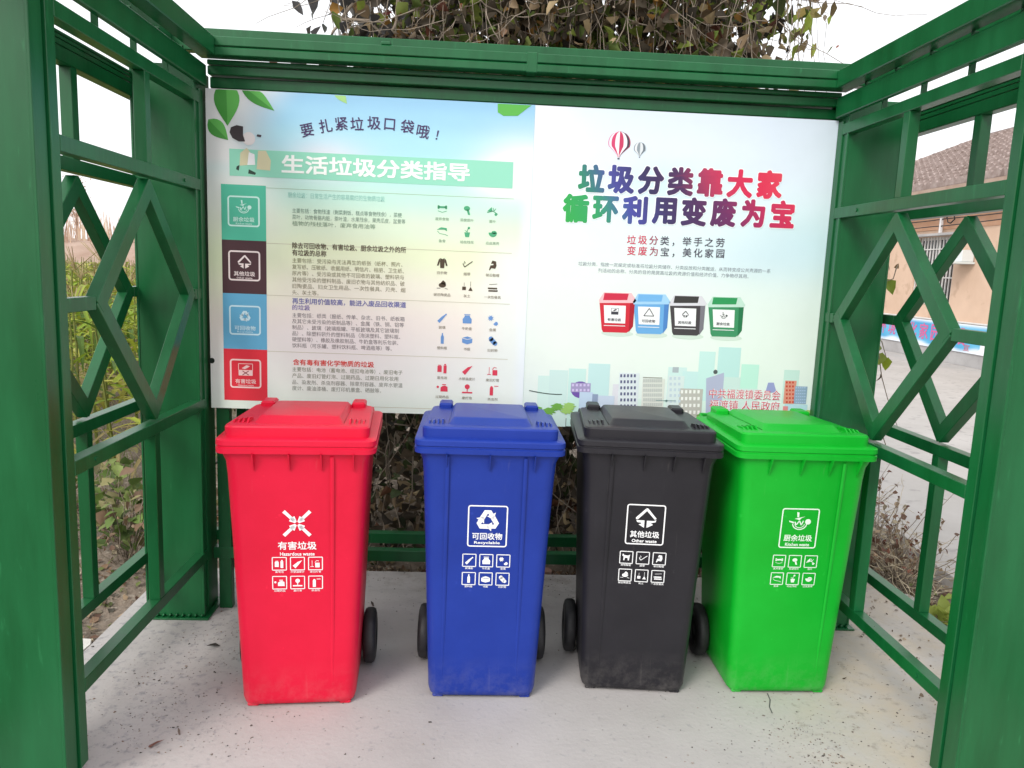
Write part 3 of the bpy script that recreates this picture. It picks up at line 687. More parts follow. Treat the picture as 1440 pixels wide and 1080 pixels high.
# skyline
_bh = [0]
def bldg(x0, y0, x1, y1, c, h=.0006):
    c = tuple(int(a+(b-a)*.42) for a, b in zip(c, (222,238,226)))
    _bh[0] += .00002
    h += _bh[0]
    shapes('building_print', FR, [prect(pr, (x0, y0), (x1, y1))], pm(c), boardR, h)
for x0, y0, x1, c in ((757,528,775,(196,230,226)), (773,520,795,(188,224,224)), (800,518,820,(180,226,224)), (828,511,853,(172,220,226)), (862,540,876,(214,206,228)), (984,494,998,(178,224,228)), (1011,488,1033,(164,214,224)), (1043,512,1060,(166,228,214)), (1103,520,1117,(178,218,214)), (940,516,960,(190,224,230)), (960,522,976,(178,220,230)), (876,560,1100,(206,232,228))):
    bldg(x0, y0, x1, 600, c)
def winbldg(x0, y0, x1, y1, c, wc, nx, ny, h=.0011, fx=.5, fy=.5):
    bldg(x0, y0, x1, y1, c, h); o = []
    for i in range(nx):
        for j in range(ny):
            cx_ = x0+(x1-x0)*(i+.5)/nx; cy_ = y0+(y1-y0)*(j+.5)/ny; dx = (x1-x0)/nx*fx/2; dy = (y1-y0)/ny*fy/2
            o.append(prect(pr, (cx_-dx, cy_-dy), (cx_+dx, cy_+dy)))
    shapes('window_print', FR, o, pm(wc), boardR, h+.0005+_bh[0])
u_, v_ = pr(816, 548)
shapes('building_print', FR, [circ(u_, v_, .038, 18, .034)], pm((112,84,166)), boardR, .0010)
winbldg(803, 538, 830, 552, (120,92,172), (208,196,232), 5, 2)
bldg(815, 551, 832, 590, (166,190,236), .0017); bldg(833, 554, 839, 590, (84,100,156), .0017); bldg(840, 556, 862, 590, (176,190,230), .0015)
winbldg(871, 524, 895, 592, (214,222,238), (92,96,130), 5, 8)
winbldg(904, 532, 931, 592, (214,210,206), (190,196,192), 9, 9, fx=.75, fy=.7)
shapes('building_print', FR, [prect(pr, (904, 530), (931, 532)), prect(pr, (904, 535), (931, 536))], pm((146,146,138)), boardR, .0019)
winbldg(940, 528, 958, 592, (206,218,228), (192,208,220), 3, 8)
shapes('building_print', FR, [prect(pr, (946, 516), (954, 524))], pm((170,180,188)), boardR, .0010)
winbldg(956, 546, 985, 594, (160,146,146), (236,236,234), 5, 5)
shapes('building_print', FR, [[pr(992, 594), pr(993, 532), pr(1018, 524), pr(1019, 596)]], pm((176,180,208)), boardR, .0010)
shapes('building_print', FR, [circ(*pr(1006, 523), .009, 12)], pm((84,88,92)), boardR, .0010)
bldg(1018, 530, 1036, 595, (188,214,220), .0012); bldg(1036, 546, 1062, 595, (196,214,220), .0012)
shapes('building_print', FR, [[pr(1076, 552), pr(1080, 538), pr(1088, 538), pr(1092, 552)]], pm((150,158,206)), boardR, .0012)
winbldg(1104, 535, 1117, 568, (214,84,60), (196,64,44), 3, 6)
winbldg(1118, 543, 1133, 568, (84,116,170), (170,196,226), 5, 6)
bldg(1104, 568, 1133, 592, (150,204,232), .0013); bldg(1101, 571, 1106, 592, (222,70,84), .0018)
for cx_, cy_, s in ((757,575,.020), (784,572,.03), (800,571,.03), (797,577,.03), (772,578,.03), (1136,580,.022), (1124,584,.014), (985,585,.02)):
    u_, v_ = pr(cx_, cy_); pts = [(u_+s*(.8+.25*math.sin(i*2.7+cx_))*math.cos(i*math.pi/9), v_+s*.6*(.8+.25*math.sin(i*3.1))*math.sin(i*math.pi/9)) for i in range(18)]
    shapes('tree_print', FR, [pts], pm(((132,186,92), (110,170,74), (156,200,110))[int(cx_) % 3]), boardR, .0026+.00006*(cx_ % 7))
shapes('curve_print', FR, pline([pr(744+i*4.2, 549+5.5*math.sin(i*math.pi/2/10)) for i in range(12)], .0035), pm((60,80,74)), boardR, .0016)
shapes('curve_print', FR, pline([pr(922, 563), pr(950, 563.5)], .0025)+[circ(*pr(937, 563.5), .005, 8)], pm((120,150,150)), boardR, .0026)
rd = pm((206,64,96)); wh = pm((240,238,240))
for s, xa, xb, y in (('中共福渡镇委员会', 997, 1097, 554.5), ('福渡镇 人民政府', 997, 1096, 570)):
    u0, v0, u1, v1 = lmid(pr, xa, xb, y, 13.5)
    lettering(FR, s, u0, v0, u1, v1, wh, boardR, .05, .0024, 2, 'letter_outline'); lettering(FR, s, u0, v0, u1, v1, rd, boardR, .0, .0030, 2)
shapes('hole', FL, [circ(*pl(298, 507), .011, 14)], pm((24,36,30)), boardL, .0012)
to_local(boardL); to_local(boardR)

# ================================================================== BINS
def rrect(hw, y0, y1, r, n=5):
    o = []
    for cx_, cy_, a in ((hw-r, y1-r, 0), (-hw+r, y1-r, 90), (-hw+r, y0+r, 180), (hw-r, y0+r, 270)):
        for i in range(n): t = R_(a+90*i/(n-1)); o.append((cx_+r*math.cos(t), cy_+r*math.sin(t)))
    return o
def loft(secs, cap0=True, cap1=True):
    V = []; Fc = []; n = len(secs[0][0])
    for ring, z in secs:
        for i, (x, y) in enumerate(ring): V.append((x, y, z[i] if hasattr(z, '__len__') else z))
    for k in range(len(secs)-1):
        for i in range(n): a = k*n+i; b = k*n+(i+1) % n; Fc.append((a, b, b+n, a+n))
    if cap0: Fc.append(tuple(reversed(range(n))))
    if cap1: Fc.append(tuple(range((len(secs)-1)*n, len(secs)*n)))
    return V, Fc
def smooth_by_angle(o, deg=35):
    me = o.data; me.polygons.foreach_set('use_smooth', [True]*len(me.polygons))
    bm = bmesh.new(); bm.from_mesh(me)
    for e in bm.edges:
        if len(e.link_faces) == 2 and e.calc_face_angle(0) > R_(deg): e.smooth = False
    bm.to_mesh(me); bm.free()
def dusty(m, zmax=.16, col=(.42,.39,.36)):
    t = m.node_tree; N = t.nodes; L = t.links; b = N['Principled BSDF']
    src = b.inputs['Base Color'].links[0].from_socket
    tc = N.new('ShaderNodeTexCoord'); sx = N.new('ShaderNodeSeparateXYZ'); L.new(tc.outputs['Object'], sx.inputs[0])
    mr = N.new('ShaderNodeMapRange'); mr.inputs[1].default_value = zmax; mr.inputs[2].default_value = 0; L.new(sx.outputs[2], mr.inputs[0])
    n = N.new('ShaderNodeTexNoise'); n.inputs['Scale'].default_value = 16; n.inputs['Detail'].default_value = 9; n.inputs['Roughness'].default_value = .75; L.new(tc.outputs['Object'], n.inputs['Vector'])
    r = N.new('ShaderNodeMapRange'); r.inputs[1].default_value = .45; r.inputs[2].default_value = .75; L.new(n.outputs[0], r.inputs[0])
    mu = N.new('ShaderNodeMath'); mu.operation = 'MULTIPLY'; L.new(mr.outputs[0], mu.inputs[0]); L.new(r.outputs[0], mu.inputs[1])
    m2 = N.new('ShaderNodeMath'); m2.operation = 'MULTIPLY'; m2.inputs[1].default_value = .20; L.new(mu.outputs[0], m2.inputs[0])
    # long faint rub marks
    mp = N.new('ShaderNodeMapping'); mp.inputs['Scale'].default_value = (60, 60, 3); L.new(tc.outputs['Object'], mp.inputs[0])
    n2 = N.new('ShaderNodeTexNoise'); n2.inputs['Scale'].default_value = 1; n2.inputs['Detail'].default_value = 4; L.new(mp.outputs[0], n2.inputs['Vector'])
    r2 = N.new('ShaderNodeMapRange'); r2.inputs[1].default_value = .66; r2.inputs[2].default_value = .76; r2.inputs[4].default_value = .05; L.new(n2.outputs[0], r2.inputs[0])
    ad = N.new('ShaderNodeMath'); ad.operation = 'ADD'; ad.use_clamp = True; L.new(m2.outputs[0], ad.inputs[0]); L.new(r2.outputs[0], ad.inputs[1])
    mx = N.new('ShaderNodeMix'); mx.data_type = 'RGBA'; mx.inputs[7].default_value = (*col, 1)
    L.new(ad.outputs[0], mx.inputs[0]); L.new(src, mx.inputs[6]); L.new(mx.outputs[2], b.inputs['Base Color'])
    return m
def plastic(name, c1, c2, rough=.32):
    return noisy(name, c1, c2, scale=2.5, rough=rough, r2=rough+.16, bump=.06, bscale=9, bdist=.004, c3=tuple(min(1, x*1.06+.008) for x in c2), s3=30, t3=.70, spec=.32)
rub = noisy('black_rubber', (.012,.012,.013), (.03,.03,.032), scale=20, rough=.55, bump=.2, bscale=60)
white_ink = mat('white_ink', (.86,.87,.88), .45)
def bulge(ring, amt, y0):
    return [(x, y-(amt*(1-min(1, abs(x)/.17)**2) if abs(y-y0) < .03 else 0)) for x, y in ring]
def make_bin(name, loc, yaw, pl_m, kind, label, scuff):
    root = empty(name, loc, R_(yaw)); tag(root, label, 'wheeled bin', 'wheeled waste bins standing in a row')
    # body
    secs = []
    prof = [(.004,.150,.012,.30,.03), (.012,.173,.0,.33,.035), (.03,.1785,-.003,.345,.036), (.10,.1815,-.006,.352,.036), (.30,.189,-.0165,.372,.036), (.55,.1985,-.030,.392,.036), (.78,.2085,-.043,.41,.036), (.82,.212,-.046,.414,.036), (.845,.221,-.052,.42,.034), (.856,.229,-.058,.43,.03)]
    for z, hw, y0, y1, r in prof: secs.append((rrect(hw, y0, y1, r), z))
    V, Fc = loft(secs); body = mesh('body', V, Fc, pl_m, root); smooth_by_angle(body, 50)
    # raised front panel edge ribs and gussets under the rim
    def yf(z): return -.0055-.045*(z-.1)/.68-.003
    V, Fc = [], []
    for x0, x1, s in {'red': ((.100, .112, 1),), 'blue': ((-.138, -.126, 1), (.106, .118, 1)), 'black': ((-.128, -.116, 1),), 'green': ((.118, .130, 1),)}[kind]:
        b = len(V)
        for z in (.05, .84):
            yy = yf(z); V += [(x0, yy+.004, z), (x0+.005, yy+.0016, z), (x1-.005, yy+.0016, z), (x1, yy+.004, z)]
        for i in range(3): Fc.append((b+i, b+i+1, b+5+i, b+4+i))
    mesh('rib', V, Fc, pl_m, root, True)
    V, Fc = [], []
    for x in (-.125, -.02, .075, .17) if kind != 'blue' else (-.135, .0, .14):
        b = len(V); yy = yf(.8)
        V += [(x-.002, yy+.006, .795), (x+.002, yy+.006, .795), (x-.002, yy-.020, .852), (x+.002, yy-.020, .852), (x-.002, yy+.006, .852), (x+.002, yy+.006, .852)]
        Fc += [(b, b+1, b+3, b+2), (b, b+2, b+4), (b+1, b+5, b+3)]
    mesh('gusset', V, Fc, pl_m, root)
    # bottom feet
    for x in (-.145, .145): box('foot', x-.018, x+.018, .006, .06, -.0002, .012, pl_m, root, .004)
    # rim with stepped band
    rs = [(.2255,-.056,.425,.848), (.236,-.064,.44,.850), (.2365,-.0645,.44,.866), (.2325,-.061,.437,.8685), (.2325,-.061,.437,.872), (.2365,-.0645,.44,.8745), (.236,-.064,.44,.889), (.233,-.061,.437,.892), (.205,-.03,.41,.894), (.20,-.025,.405,.85)]
    V, Fc = loft([(rrect(hw, y0, y1, .034), z) for hw, y0, y1, z in rs], True, True)
    rim = mesh('rim', V, Fc, pl_m, root); smooth_by_angle(rim, 40)
    # lid: skirt + crowned top, slightly lower at the back
    zt = lambda y: .9285-.012*max(0, (y-.05))/.35
    def lidring(hw, y0, y1, r, dz, taper=.022):
        rr = rrect(hw, y0, y1, r); o = []
        for x, y in rr: t = (y-y0)/(y1-y0); o.append((x*(1-taper*t*t*5*.5 if t > .0 else 1), y))
        return o, [zt(y)+dz+( .004*(1-(x/hw)**2)) for x, y in rr]
    L1, z1 = lidring(.214, -.036, .41, .03, 0)
    secs = [([(x*1.0, y) for x, y in L1], [.8925]*len(L1)), ([(x*1.004, y) for x, y in L1], [zz-.006 for zz in z1])]
    for k, dz, ins in ((0, -.001, .003), (1, .001, .010)):
        L2, z2 = lidring(.214-ins, -.036+ins, .41-ins, .03, dz); secs.append((L2, z2))
    L3, z3 = lidring(.135, -.005, .39, .02, .0005); secs.append((L3, z3))
    # raised centre panel
    def panel(hw, y0, y1, dz):
        rr = rrect(hw, y0, y1, .015); return rr, [zt(y)+dz for x, y in rr]
    secs.append(panel(.132, .004, .385, .002)); secs.append(panel(.120, .030, .36, .019)); secs.append(panel(.112, .038, .35, .0205))
    V, Fc = loft(secs, True, True); lid = mesh('lid', V, Fc, pl_m, root); smooth_by_angle(lid, 28)
    # corner grips moulded into the lid, hinge humps
    for sx in (-1, 1):
        V = []; Fc = []
        for k in range(4):
            b = len(V); x0 = sx*(.150+.014*k); x1 = x0+sx*.005; hgt = .013-.002*k
            for x in (x0, x1): V += [(x, .00, zt(0)-.003), (x, .09, zt(.09)-.003), (x, .075, zt(.08)+hgt*.6), (x, .03, zt(.03)+hgt)]
            Fc += [(b,b+1,b+2,b+3), (b+7,b+6,b+5,b+4), (b,b+3,b+7,b+4), (b+3,b+2,b+6,b+7), (b+2,b+1,b+5,b+6)]
        mesh('grip', V, Fc, pl_m, lid)
        bm = bmesh.new(); bm_box(bm, sx*.155-.024, sx*.155+.024, .345, .425, .905, .9365, .006); from_bm('hinge', bm, pl_m, lid)
    # handle bar and wheels
    V, Fc = tubes_mesh([([(-.2, .42, .87), (-.2, .475, .885), (.2, .475, .885), (.2, .42, .87)], .013, .013)], 8)
    mesh('handle', V, Fc, pl_m, root, True)
    V, Fc = tubes_mesh([([(-.215, .285, .097), (.215, .285, .097)], .010, .010)], 8); mesh('axle', V, Fc, mat('axle_steel', (.3,.3,.3), .4, 1), root, True)
    for sx in (-1, 1):
        wheel = empty('wheel', (sx*.208, .285, .097)); wheel.parent = root
        prof = [(-.004, .060), (-.002, .078), (.002, .091), (.011, .0965), (.029, .0965), (.038, .091), (.042, .078), (.044, .060)]
        V = []; Fc = []; n = 40
        for i in range(n):
            a = 2*math.pi*i/n
            for k, (xx, r) in enumerate(prof):
                rr = r-(.0022 if (k in (2,3,4,5) and i % 4 == 0) else 0); V.append(((xx-.02), rr*math.cos(a), rr*math.sin(a)))
        m_ = len(prof)
        for i in range(n):
            for k in range(m_): a = i*m_+k; b = ((i+1) % n)*m_+k; k2 = (k+1) % m_; Fc.append((a, i*m_+k2, ((i+1) % n)*m_+k2, b))
        mesh('tyre', V, Fc, rub, wheel, True)
        V = []; Fc = []
        for i in range(n):
            a = 2*math.pi*i/n
            for xx, r in ((-.012, .0), (-.012, .02), (-.006, .024), (-.004, .062), (.004, .062), (.006, .024), (.014, .02), (.014, .0)): V.append((xx, r*math.cos(a), r*math.sin(a)))
        for i in range(n):
            for k in range(7): a = i*8+k; b = ((i+1) % n)*8+k; Fc.append((a, a+1, b+1, b))
        mesh('wheel_hub', V, Fc, rub, wheel, True)
    # ---- prints on the sloping front
    t = .045/.68; ey = Vector((0, -t, 1)).normalized(); nn = Vector((0, -1, -t)).normalized()
    fr = Frame((0, -.0085+.1*t*0-.0, 0), (1,0,0), (0, -t, 1), nn)
    def yface(z):  # body front at height z from the profile
        for a, b in zip(prof_[:-1], prof_[1:]):
            if a[0] <= z <= b[0]: return a[2]+(b[2]-a[2])*(z-a[0])/(b[0]-a[0])
        return 0
    prof_ = [(.1,-.006),( .3,-.0165),(.55,-.030),(.78,-.043)]
    prof_ = [(z, 0, y) for z, y in prof_]
    class BF(Frame):
        def P(s, u, v, h): return Vector((u, yface(v)-h-.0006, v))
    bf = BF((0,0,0), (1,0,0), (0,0,1), (0,-1,0))
    ink = white_ink if kind != 'green' else mat('mint_ink', (.70,.86,.72), .45)
    if kind != 'red':
        shapes('frame_line', bf, rring(-.0635, .541, .0635, .681, .009, .0042), ink, root, .0006)
    if kind == 'red':
        o = []
        for a in (45, 135, 225, 315):
            ca, sa = math.cos(R_(a)), math.sin(R_(a)); q = lambda p: [(x*ca-y*sa, .626+x*sa+y*ca) for x, y in p]
            o += [q([(.012,.0045),(.056,.0055),(.056,-.0055),(.012,-.0045)]), q([(.005,-.0035),(.022,-.0035-.008),(.026,0),(.022,.0115),(.005,.0035)])]
        shapes('symbol', bf, o, ink, root, .0006)
        lettering(bf, '有害垃圾', -.058, .540, .058, .567, ink, root, .022, .0006, 3)
        lettering(bf, 'Hazardous waste', -.052, .5205, .052, .532, ink, root, .03, .0006, 2)
    else:
        z = .634
        if kind == 'blue': shapes('symbol', bf, sym_recycle(0, z-.004, .050), ink, root, .0006)
        if kind == 'black': shapes('symbol', bf, sym_other(0, z, .040), ink, root, .0006)
        if kind == 'green': shapes('symbol', bf, sym_kitchen(0, z, .038), ink, root, .0006)
        lettering(bf, {'blue':'可回收物','black':'其他垃圾','green':'厨余垃圾'}[kind], -.048, .5655, .048, .589, ink, root, .022, .0006, 3)
        lettering(bf, {'blue':'Recyclable','black':'Other waste','green':'Kitchen waste'}[kind], -.041, .5485, .041, .560, ink, root, .03, .0006, 2)
    K = {'red': [['batt','tube','tv'],['jar','lamp','spray']], 'blue': [['bottle','can','gear'],['flask','book','shoe']], 'black': [['coat','brush','boot'],['ash','dust','dish']], 'green': [['bone','cabbage','branch'],['fish','plant','bowl']]}[kind]
    if kind == 'black': K = [['dog','brush','boot'],['ash','dust','dish']]
    CP = {'red': [['废电池','水银温度计','废旧灯管'],['过期药品','废灯泡','杀虫剂']], 'blue': [['玻璃瓶','牛奶盒','金属'],['塑料瓶','书报','旧织物']], 'black': [['宠物粪便','烟蒂','破旧鞋帽'],['破旧陶瓷品','灰土','一次性餐具']], 'green': [['废弃食物','菜梗菜叶','落叶'],['鱼骨','枯枝残花','瓜皮果壳']]}[kind]
    for r in range(2):
        for c in range(3):
            u = (-.0545, 0, .0545)[c]; z = (.494, .431)[r]
            fr_ = shapes('icon', bf, pline([(u-.021, z-.021), (u+.021, z-.021), (u+.021, z+.021), (u-.021, z+.021)], .0028, True), ink, root, .0006)
            if K[r][c] == 'dog':
                q = lambda *p: [(u+x*.015, z+y*.015) for x, y in p]
                g = [q((-.8,.9),(-.4,.5),(.4,.45),(.8,.7),(.7,.1),(.6,-.7),(.35,-.7),(.3,-.1),(-.3,-.1),(-.4,-.7),(-.65,-.7),(-.6,.2),(-.9,.4))]
            else: g = ico(K[r][c], u, z, .017)
            shapes('icon', bf, g, ink, root, .0011)
            n = len(CP[r][c]); lettering(bf, CP[r][c], u-.0042*n, z-.0305, u+.0042*n, z-.0235, ink, root, .01, .0006, 1)
    return root
make_bin('wheeled_bin', (-.614, -.690, 0), 4.4, dusty(plastic('red_plastic', (.64,.005,.034), (.73,.008,.046))), 'red', 'bright red wheeled bin with a white cross of arrows on its front', 1)
make_bin('wheeled_bin', (-.026, -.634, 0), 0, dusty(plastic('blue_plastic', (.008,.030,.25), (.012,.040,.31))), 'blue', 'blue wheeled bin with a framed white recycling symbol', 1)
make_bin('wheeled_bin', (.495, -.584, 0), -4.0, dusty(plastic('dark_grey_plastic', (.012,.0115,.015), (.021,.020,.025))), 'black', 'charcoal black wheeled bin between the blue and the green bins', 1)
make_bin('wheeled_bin', (1.007, -.585, 0), 0.5, dusty(plastic('lime_green_plastic', (.002,.34,.016), (.004,.41,.026))), 'green', 'vivid green wheeled bin nearest the right-hand grille', 1)
# ================================================================== VINE THICKET behind the boards
def thicket():
    root = empty('vine_thicket', (.3, .9, -.06)); tag(root, 'tall tangle of dead and dry vines hanging behind the notice boards', 'vines')
    ch = []
    def seg_pts(n, f): return np.array([f() for _ in range(n)])
    # leaves: above the eaves (seen against the sky) and below the boards
    def top_pt():
        while True:
            x = random.uniform(-1.35, 1.95); y = random.uniform(.45, 1.7); z = random.uniform(2.1, 3.6)
            left = -.84+.16*math.sin(z*5)+.12*(y-.5)-(.0); right = 1.40+.14*math.sin(z*4+1)+.25*(y-.5)
            d = min(x-left, right-x)
            if d > .30 or random.random() < max(0, (d+.10)/.40)*.55: return (x, y, z)
    pal = [(.040,.034,.026), (.085,.068,.048), (.15,.115,.08), (.25,.18,.11), (.38,.29,.17), (.09,.13,.028), (.20,.25,.045), (.28,.15,.04), (.12,.045,.03)]
    N = 12000
    P = seg_pts(N, top_pt); o = leaf_mesh('foliage', P, rng.uniform(.03, .09, N), pick_cols(N, pal, [5, 6, 5, 4, 3, 7, 5, 2.2, .8]), parent=root, droop=.8, fold=.45); tag(o, kind='stuff'); ch.append(o)
    N = 900   # fringe with greener leaves right, greyer left
    def fr_r(): x = random.gauss(1.34, .09); z = random.uniform(2.25, 3.2); return (x+(z-2.2)*.12, random.uniform(.5, 1.1), z)
    P = seg_pts(170, fr_r); o = leaf_mesh('foliage', P, rng.uniform(.04, .085, 170), pick_cols(170, [(.25,.32,.05), (.20,.15,.08), (.35,.30,.12), (.12,.15,.03)], [3, 3, 2, 2]), parent=root, droop=1.2, aspect=.55); tag(o, kind='stuff')
    def fr_l(): x = random.uniform(-.92, -.35); z = random.uniform(2.25, 3.2); return (x, random.uniform(.45, 1.1), z)
    P = seg_pts(240, fr_l); o = leaf_mesh('foliage', P, rng.uniform(.05, .10, 240), pick_cols(240, [(.16,.155,.16), (.24,.235,.23), (.07,.068,.07)], [3, 2, 3]), parent=root, droop=.6); tag(o, kind='stuff')
    def low_pt():
        x = random.uniform(-1.28, 1.75); y = random.uniform(.52, 1.5); z = -.06+2.3*random.random()**1.25
        return (x, y+.10*math.sin(x*6+z*3), z)
    N = 7500
    P = seg_pts(N, low_pt); o = leaf_mesh('foliage', P, rng.uniform(.03, .085, N), pick_cols(N, pal[:5]+[(.05,.075,.025), (.11,.05,.025), (.42,.36,.28)], [5, 7, 8, 5, 3, 3.5, 1.5, 1.2]), parent=root, droop=.7, fold=.5); tag(o, kind='stuff')
    # single large leaves that catch the light
    big = [((790, 50), .85, .095, (.10,.15,.035)), ((812, 58), .95, .10, (.05,.085,.04)), ((1142, 70), .60, .07, (.36,.42,.06)), ((1138, 45), .62, .045, (.34,.40,.08)), ((1126, 18), .64, .055, (.34,.26,.08)),
           ((1115, 52), .64, .05, (.30,.28,.14)), ((1098, 8), .75, .09, (.07,.09,.035)), ((1067, 28), .7, .07, (.22,.30,.05)), ((1062, 12), .68, .06, (.20,.28,.05)), ((541, 20), .7, .07, (.16,.035,.03)),
           ((708, 45), .55, .045, (.40,.24,.15)), ((716, 56), .55, .05, (.42,.34,.16)), ((1003, 20), .6, .06, (.34,.26,.16)), ((990, 12), .6, .055, (.38,.29,.15)), ((829, 10), .62, .07, (.32,.19,.05)), ((652, 10), .6, .05, (.35,.13,.05)),
           ((925, 22), .6, .035, (.36,.28,.18)), ((455, 40), .6, .05, (.14,.15,.14)), ((461, 66), .6, .07, (.15,.17,.14)), ((440, 20), .6, .045, (.18,.19,.18)), ((500, 12), .62, .08, (.20,.20,.20)), ((1160, 25), .62, .03, (.3,.25,.2)), ((1178, 66), .55, .02, (.30,.10,.06))]
    for (px, py), y, s, c in big:
        p = on_y(px, py, y); o = leaf_mesh('leaf', [(0,0,0)], s, [c], parent=root, droop=2.5, fold=.3, aspect=.8); o.location = p
    # stems: hanging vines, arching twigs, trunks
    paths = []
    for k in range(150):
        x = random.uniform(-.85, 1.45); y = random.uniform(.46, 1.0); paths.append((wiggle((x, y, 3.5), (x+random.gauss(0,.12), y, random.uniform(2.1, 2.5)), 10, .022), .0022, .0015))
    for k in range(60):
        x = random.uniform(-1.2, 1.7); y = random.uniform(.45, .8); z = random.uniform(.5, 1.5); paths.append((wiggle((x, y, -.06), (x+random.gauss(0,.3), y+random.gauss(0,.1), z), 10, .02), .003, .0015))
    for k in range(130):
        a = on_y(random.uniform(450, 1120), random.uniform(-60, 60), random.uniform(.44, .9)); b = a+Vector((random.gauss(0,.28), random.gauss(0,.06), random.gauss(-.12,.18)))
        paths.append((wiggle(a, b, 8, .012, random.uniform(0,.05)), .0022, .0012))
    V, Fc = tubes_mesh(paths, 4); o = mesh('stems', V, Fc, stemm, root, True); tag(o, kind='stuff')
    # two noticeable pale hanging loops and forks seen over the eaves
    for pts in ([(668,-4),(690,12),(712,23),(735,24),(765,21),(795,12),(812,4)], [(735,-2),(752,5),(768,5),(785,2)], [(862,8),(882,26),(910,36),(930,48),(948,72)], [(882,28),(862,68)], [(878,24),(893,52)], [(600,-5),(612,20),(606,45),(609,62)], [(716,-5),(702,40)], [(985,-5),(968,30),(982,72)], [(502,-6),(480,28),(466,50)], [(478,28),(520,30),(536,48)], [(560,-4),(556,30),(548,52)],
                [(545,622),(542,650),(545,690)], [(528,632),(544,640),(546,664)], [(585,610),(578,690),(572,735)], [(555,596),(600,606)], [(1225,560),(1240,600),(1246,640)]):
        P = [on_y(px, py, .56) for px, py in pts]; Q = []
        for a, b in zip(P[:-1], P[1:]):
            for i in range(3): Q.append(a.lerp(b, i/3)+Vector((random.gauss(0,.003), 0, random.gauss(0,.003))))
        Q.append(P[-1]); r = .0035 if pts[0][0] < 480 or pts[0][0] > 640 else .004
        if pts[0][0] in (502, 478, 560): r = .009
        V, Fc = tubes_mesh([(Q, r, r*.6)], 5); mesh('twig', V, Fc, stemm, root, True)
    for k, x in enumerate((-.7, -.15, .42, .95, 1.4)):
        V, Fc = tubes_mesh([(wiggle((x, 1.3, -.08), (x+.2, 1.45, 3.7), 12, .035), .045, .025)], 7); mesh('trunk', V, Fc, darkstem, root, True)
    bpy.context.view_layer.update(); inv = root.matrix_world.inverted()
    for c in root.children: c.matrix_parent_inverse = inv
thicket()
# added dark leaf backing; its dark colours stand for shade deep in the thicket
o = leaf_mesh('dark_leaf_backing', np.stack([rng.uniform(-.85, 1.7, 5200), rng.uniform(1.7, 2.6, 5200), rng.uniform(-.1, 3.9, 5200)*rng.uniform(.75,1,5200)], 1), rng.uniform(.08, .16, 5200), pick_cols(5200, [(.05,.065,.025), (.075,.062,.04), (.04,.036,.026), (.13,.10,.065)], [3, 3, 3, 1]), droop=.5)
# keep the fringe ragged: drop leaves near the left and right outlines at the top
tag(o, 'added backing of dark leaves behind the hanging vines, standing in for deep shade', kind='stuff')

# ================================================================== CORN FIELD
corn_m = attr_mat('maize_leaf', .55, .3)
def blade(base, direc, L, w, lift, droop, col, n=6):
    V = []; Fc = []; d = Vector((math.cos(direc), math.sin(direc), 0)); s = Vector((-math.sin(direc), math.cos(direc), 0))
    tw = random.uniform(-.5, .5)
    for i in range(n+1):
        t = i/n; p = Vector(base)+d*(L*t*(1-.25*t*droop))+Vector((0,0,lift*t-droop*L*t*t)); ww = w*(.55+.9*t)*(1-t)**.7 if t < 1 else 0
        ww = max(ww, .001); a = tw*t; q = s*math.cos(a)+Vector((0,0,1))*math.sin(a)
        V += [p-q*ww+Vector((0,0,ww*.3)), p, p+q*ww+Vector((0,0,ww*.3))]
    for i in range(n):
        b = i*3; Fc += [(b, b+1, b+4, b+3), (b+1, b+2, b+5, b+4)]
    return V, Fc, [col]*len(V)
def add_cols(o, cols):
    ca = o.data.color_attributes.new('col', 'FLOAT_COLOR', 'POINT'); ca.data.foreach_set('color', np.array([(*c, 1) for c in cols]).ravel())
CP_ = [(.32,.38,.04), (.23,.34,.03), (.42,.41,.08), (.38,.31,.14), (.09,.16,.025)]
def corn_parts(h, seed):
    random.seed(seed); parts = []
    V, Fc = tubes_mesh([(wiggle((0,0,-.03), (random.gauss(0,.06), random.gauss(0,.06), h), 8, .006), .013, .005)], 6); parts.append(('stalk', V, Fc, [(.22,.25,.06)]*len(V)))
    n = 11
    for i in range(n):
        z = h*(.12+.80*i/n); c = CP_[random.choice([0,0,1,1,2,4])] if i > 3 else CP_[random.choice([2,3,3,0])]
        V, Fc, cc = blade((0,0,z), i*math.pi+random.gauss(0,.6), random.uniform(.45,.75), random.uniform(.022,.036), random.uniform(.25,.45), random.uniform(.5,1.1), c)
        parts.append(('leaf', V, Fc, cc))
    V, Fc = tubes_mesh([((Vector((0,0,h)), Vector((random.gauss(0,.08), random.gauss(0,.08), h+.14))), .004, .002) for _ in range(7)], 3); parts.append(('tassel', V, Fc, [(.50,.40,.22)]*len(V)))
    return parts
protos = []
for k in range(4):
    pr_ = []
    for nm, V, Fc, cc in corn_parts((1.16,1.26,1.08,1.2)[k], 40+k):
        me = bpy.data.meshes.new(nm); me.from_pydata([tuple(v) for v in V], [], Fc); me.update(); me.materials.append(corn_m)
        ca = me.color_attributes.new('col', 'FLOAT_COLOR', 'POINT'); ca.data.foreach_set('color', np.array([(*c, 1) for c in cc]).ravel()); pr_.append((nm, me))
    protos.append(pr_)
random.seed(11)
spots = []
for r in range(8):
    for c in range(8):
        x = -2.3-.36*c-.1*r+random.gauss(0,.06); y = 1.9+.5*r+random.gauss(0,.08)+.06*c
        spots.append((x, y))
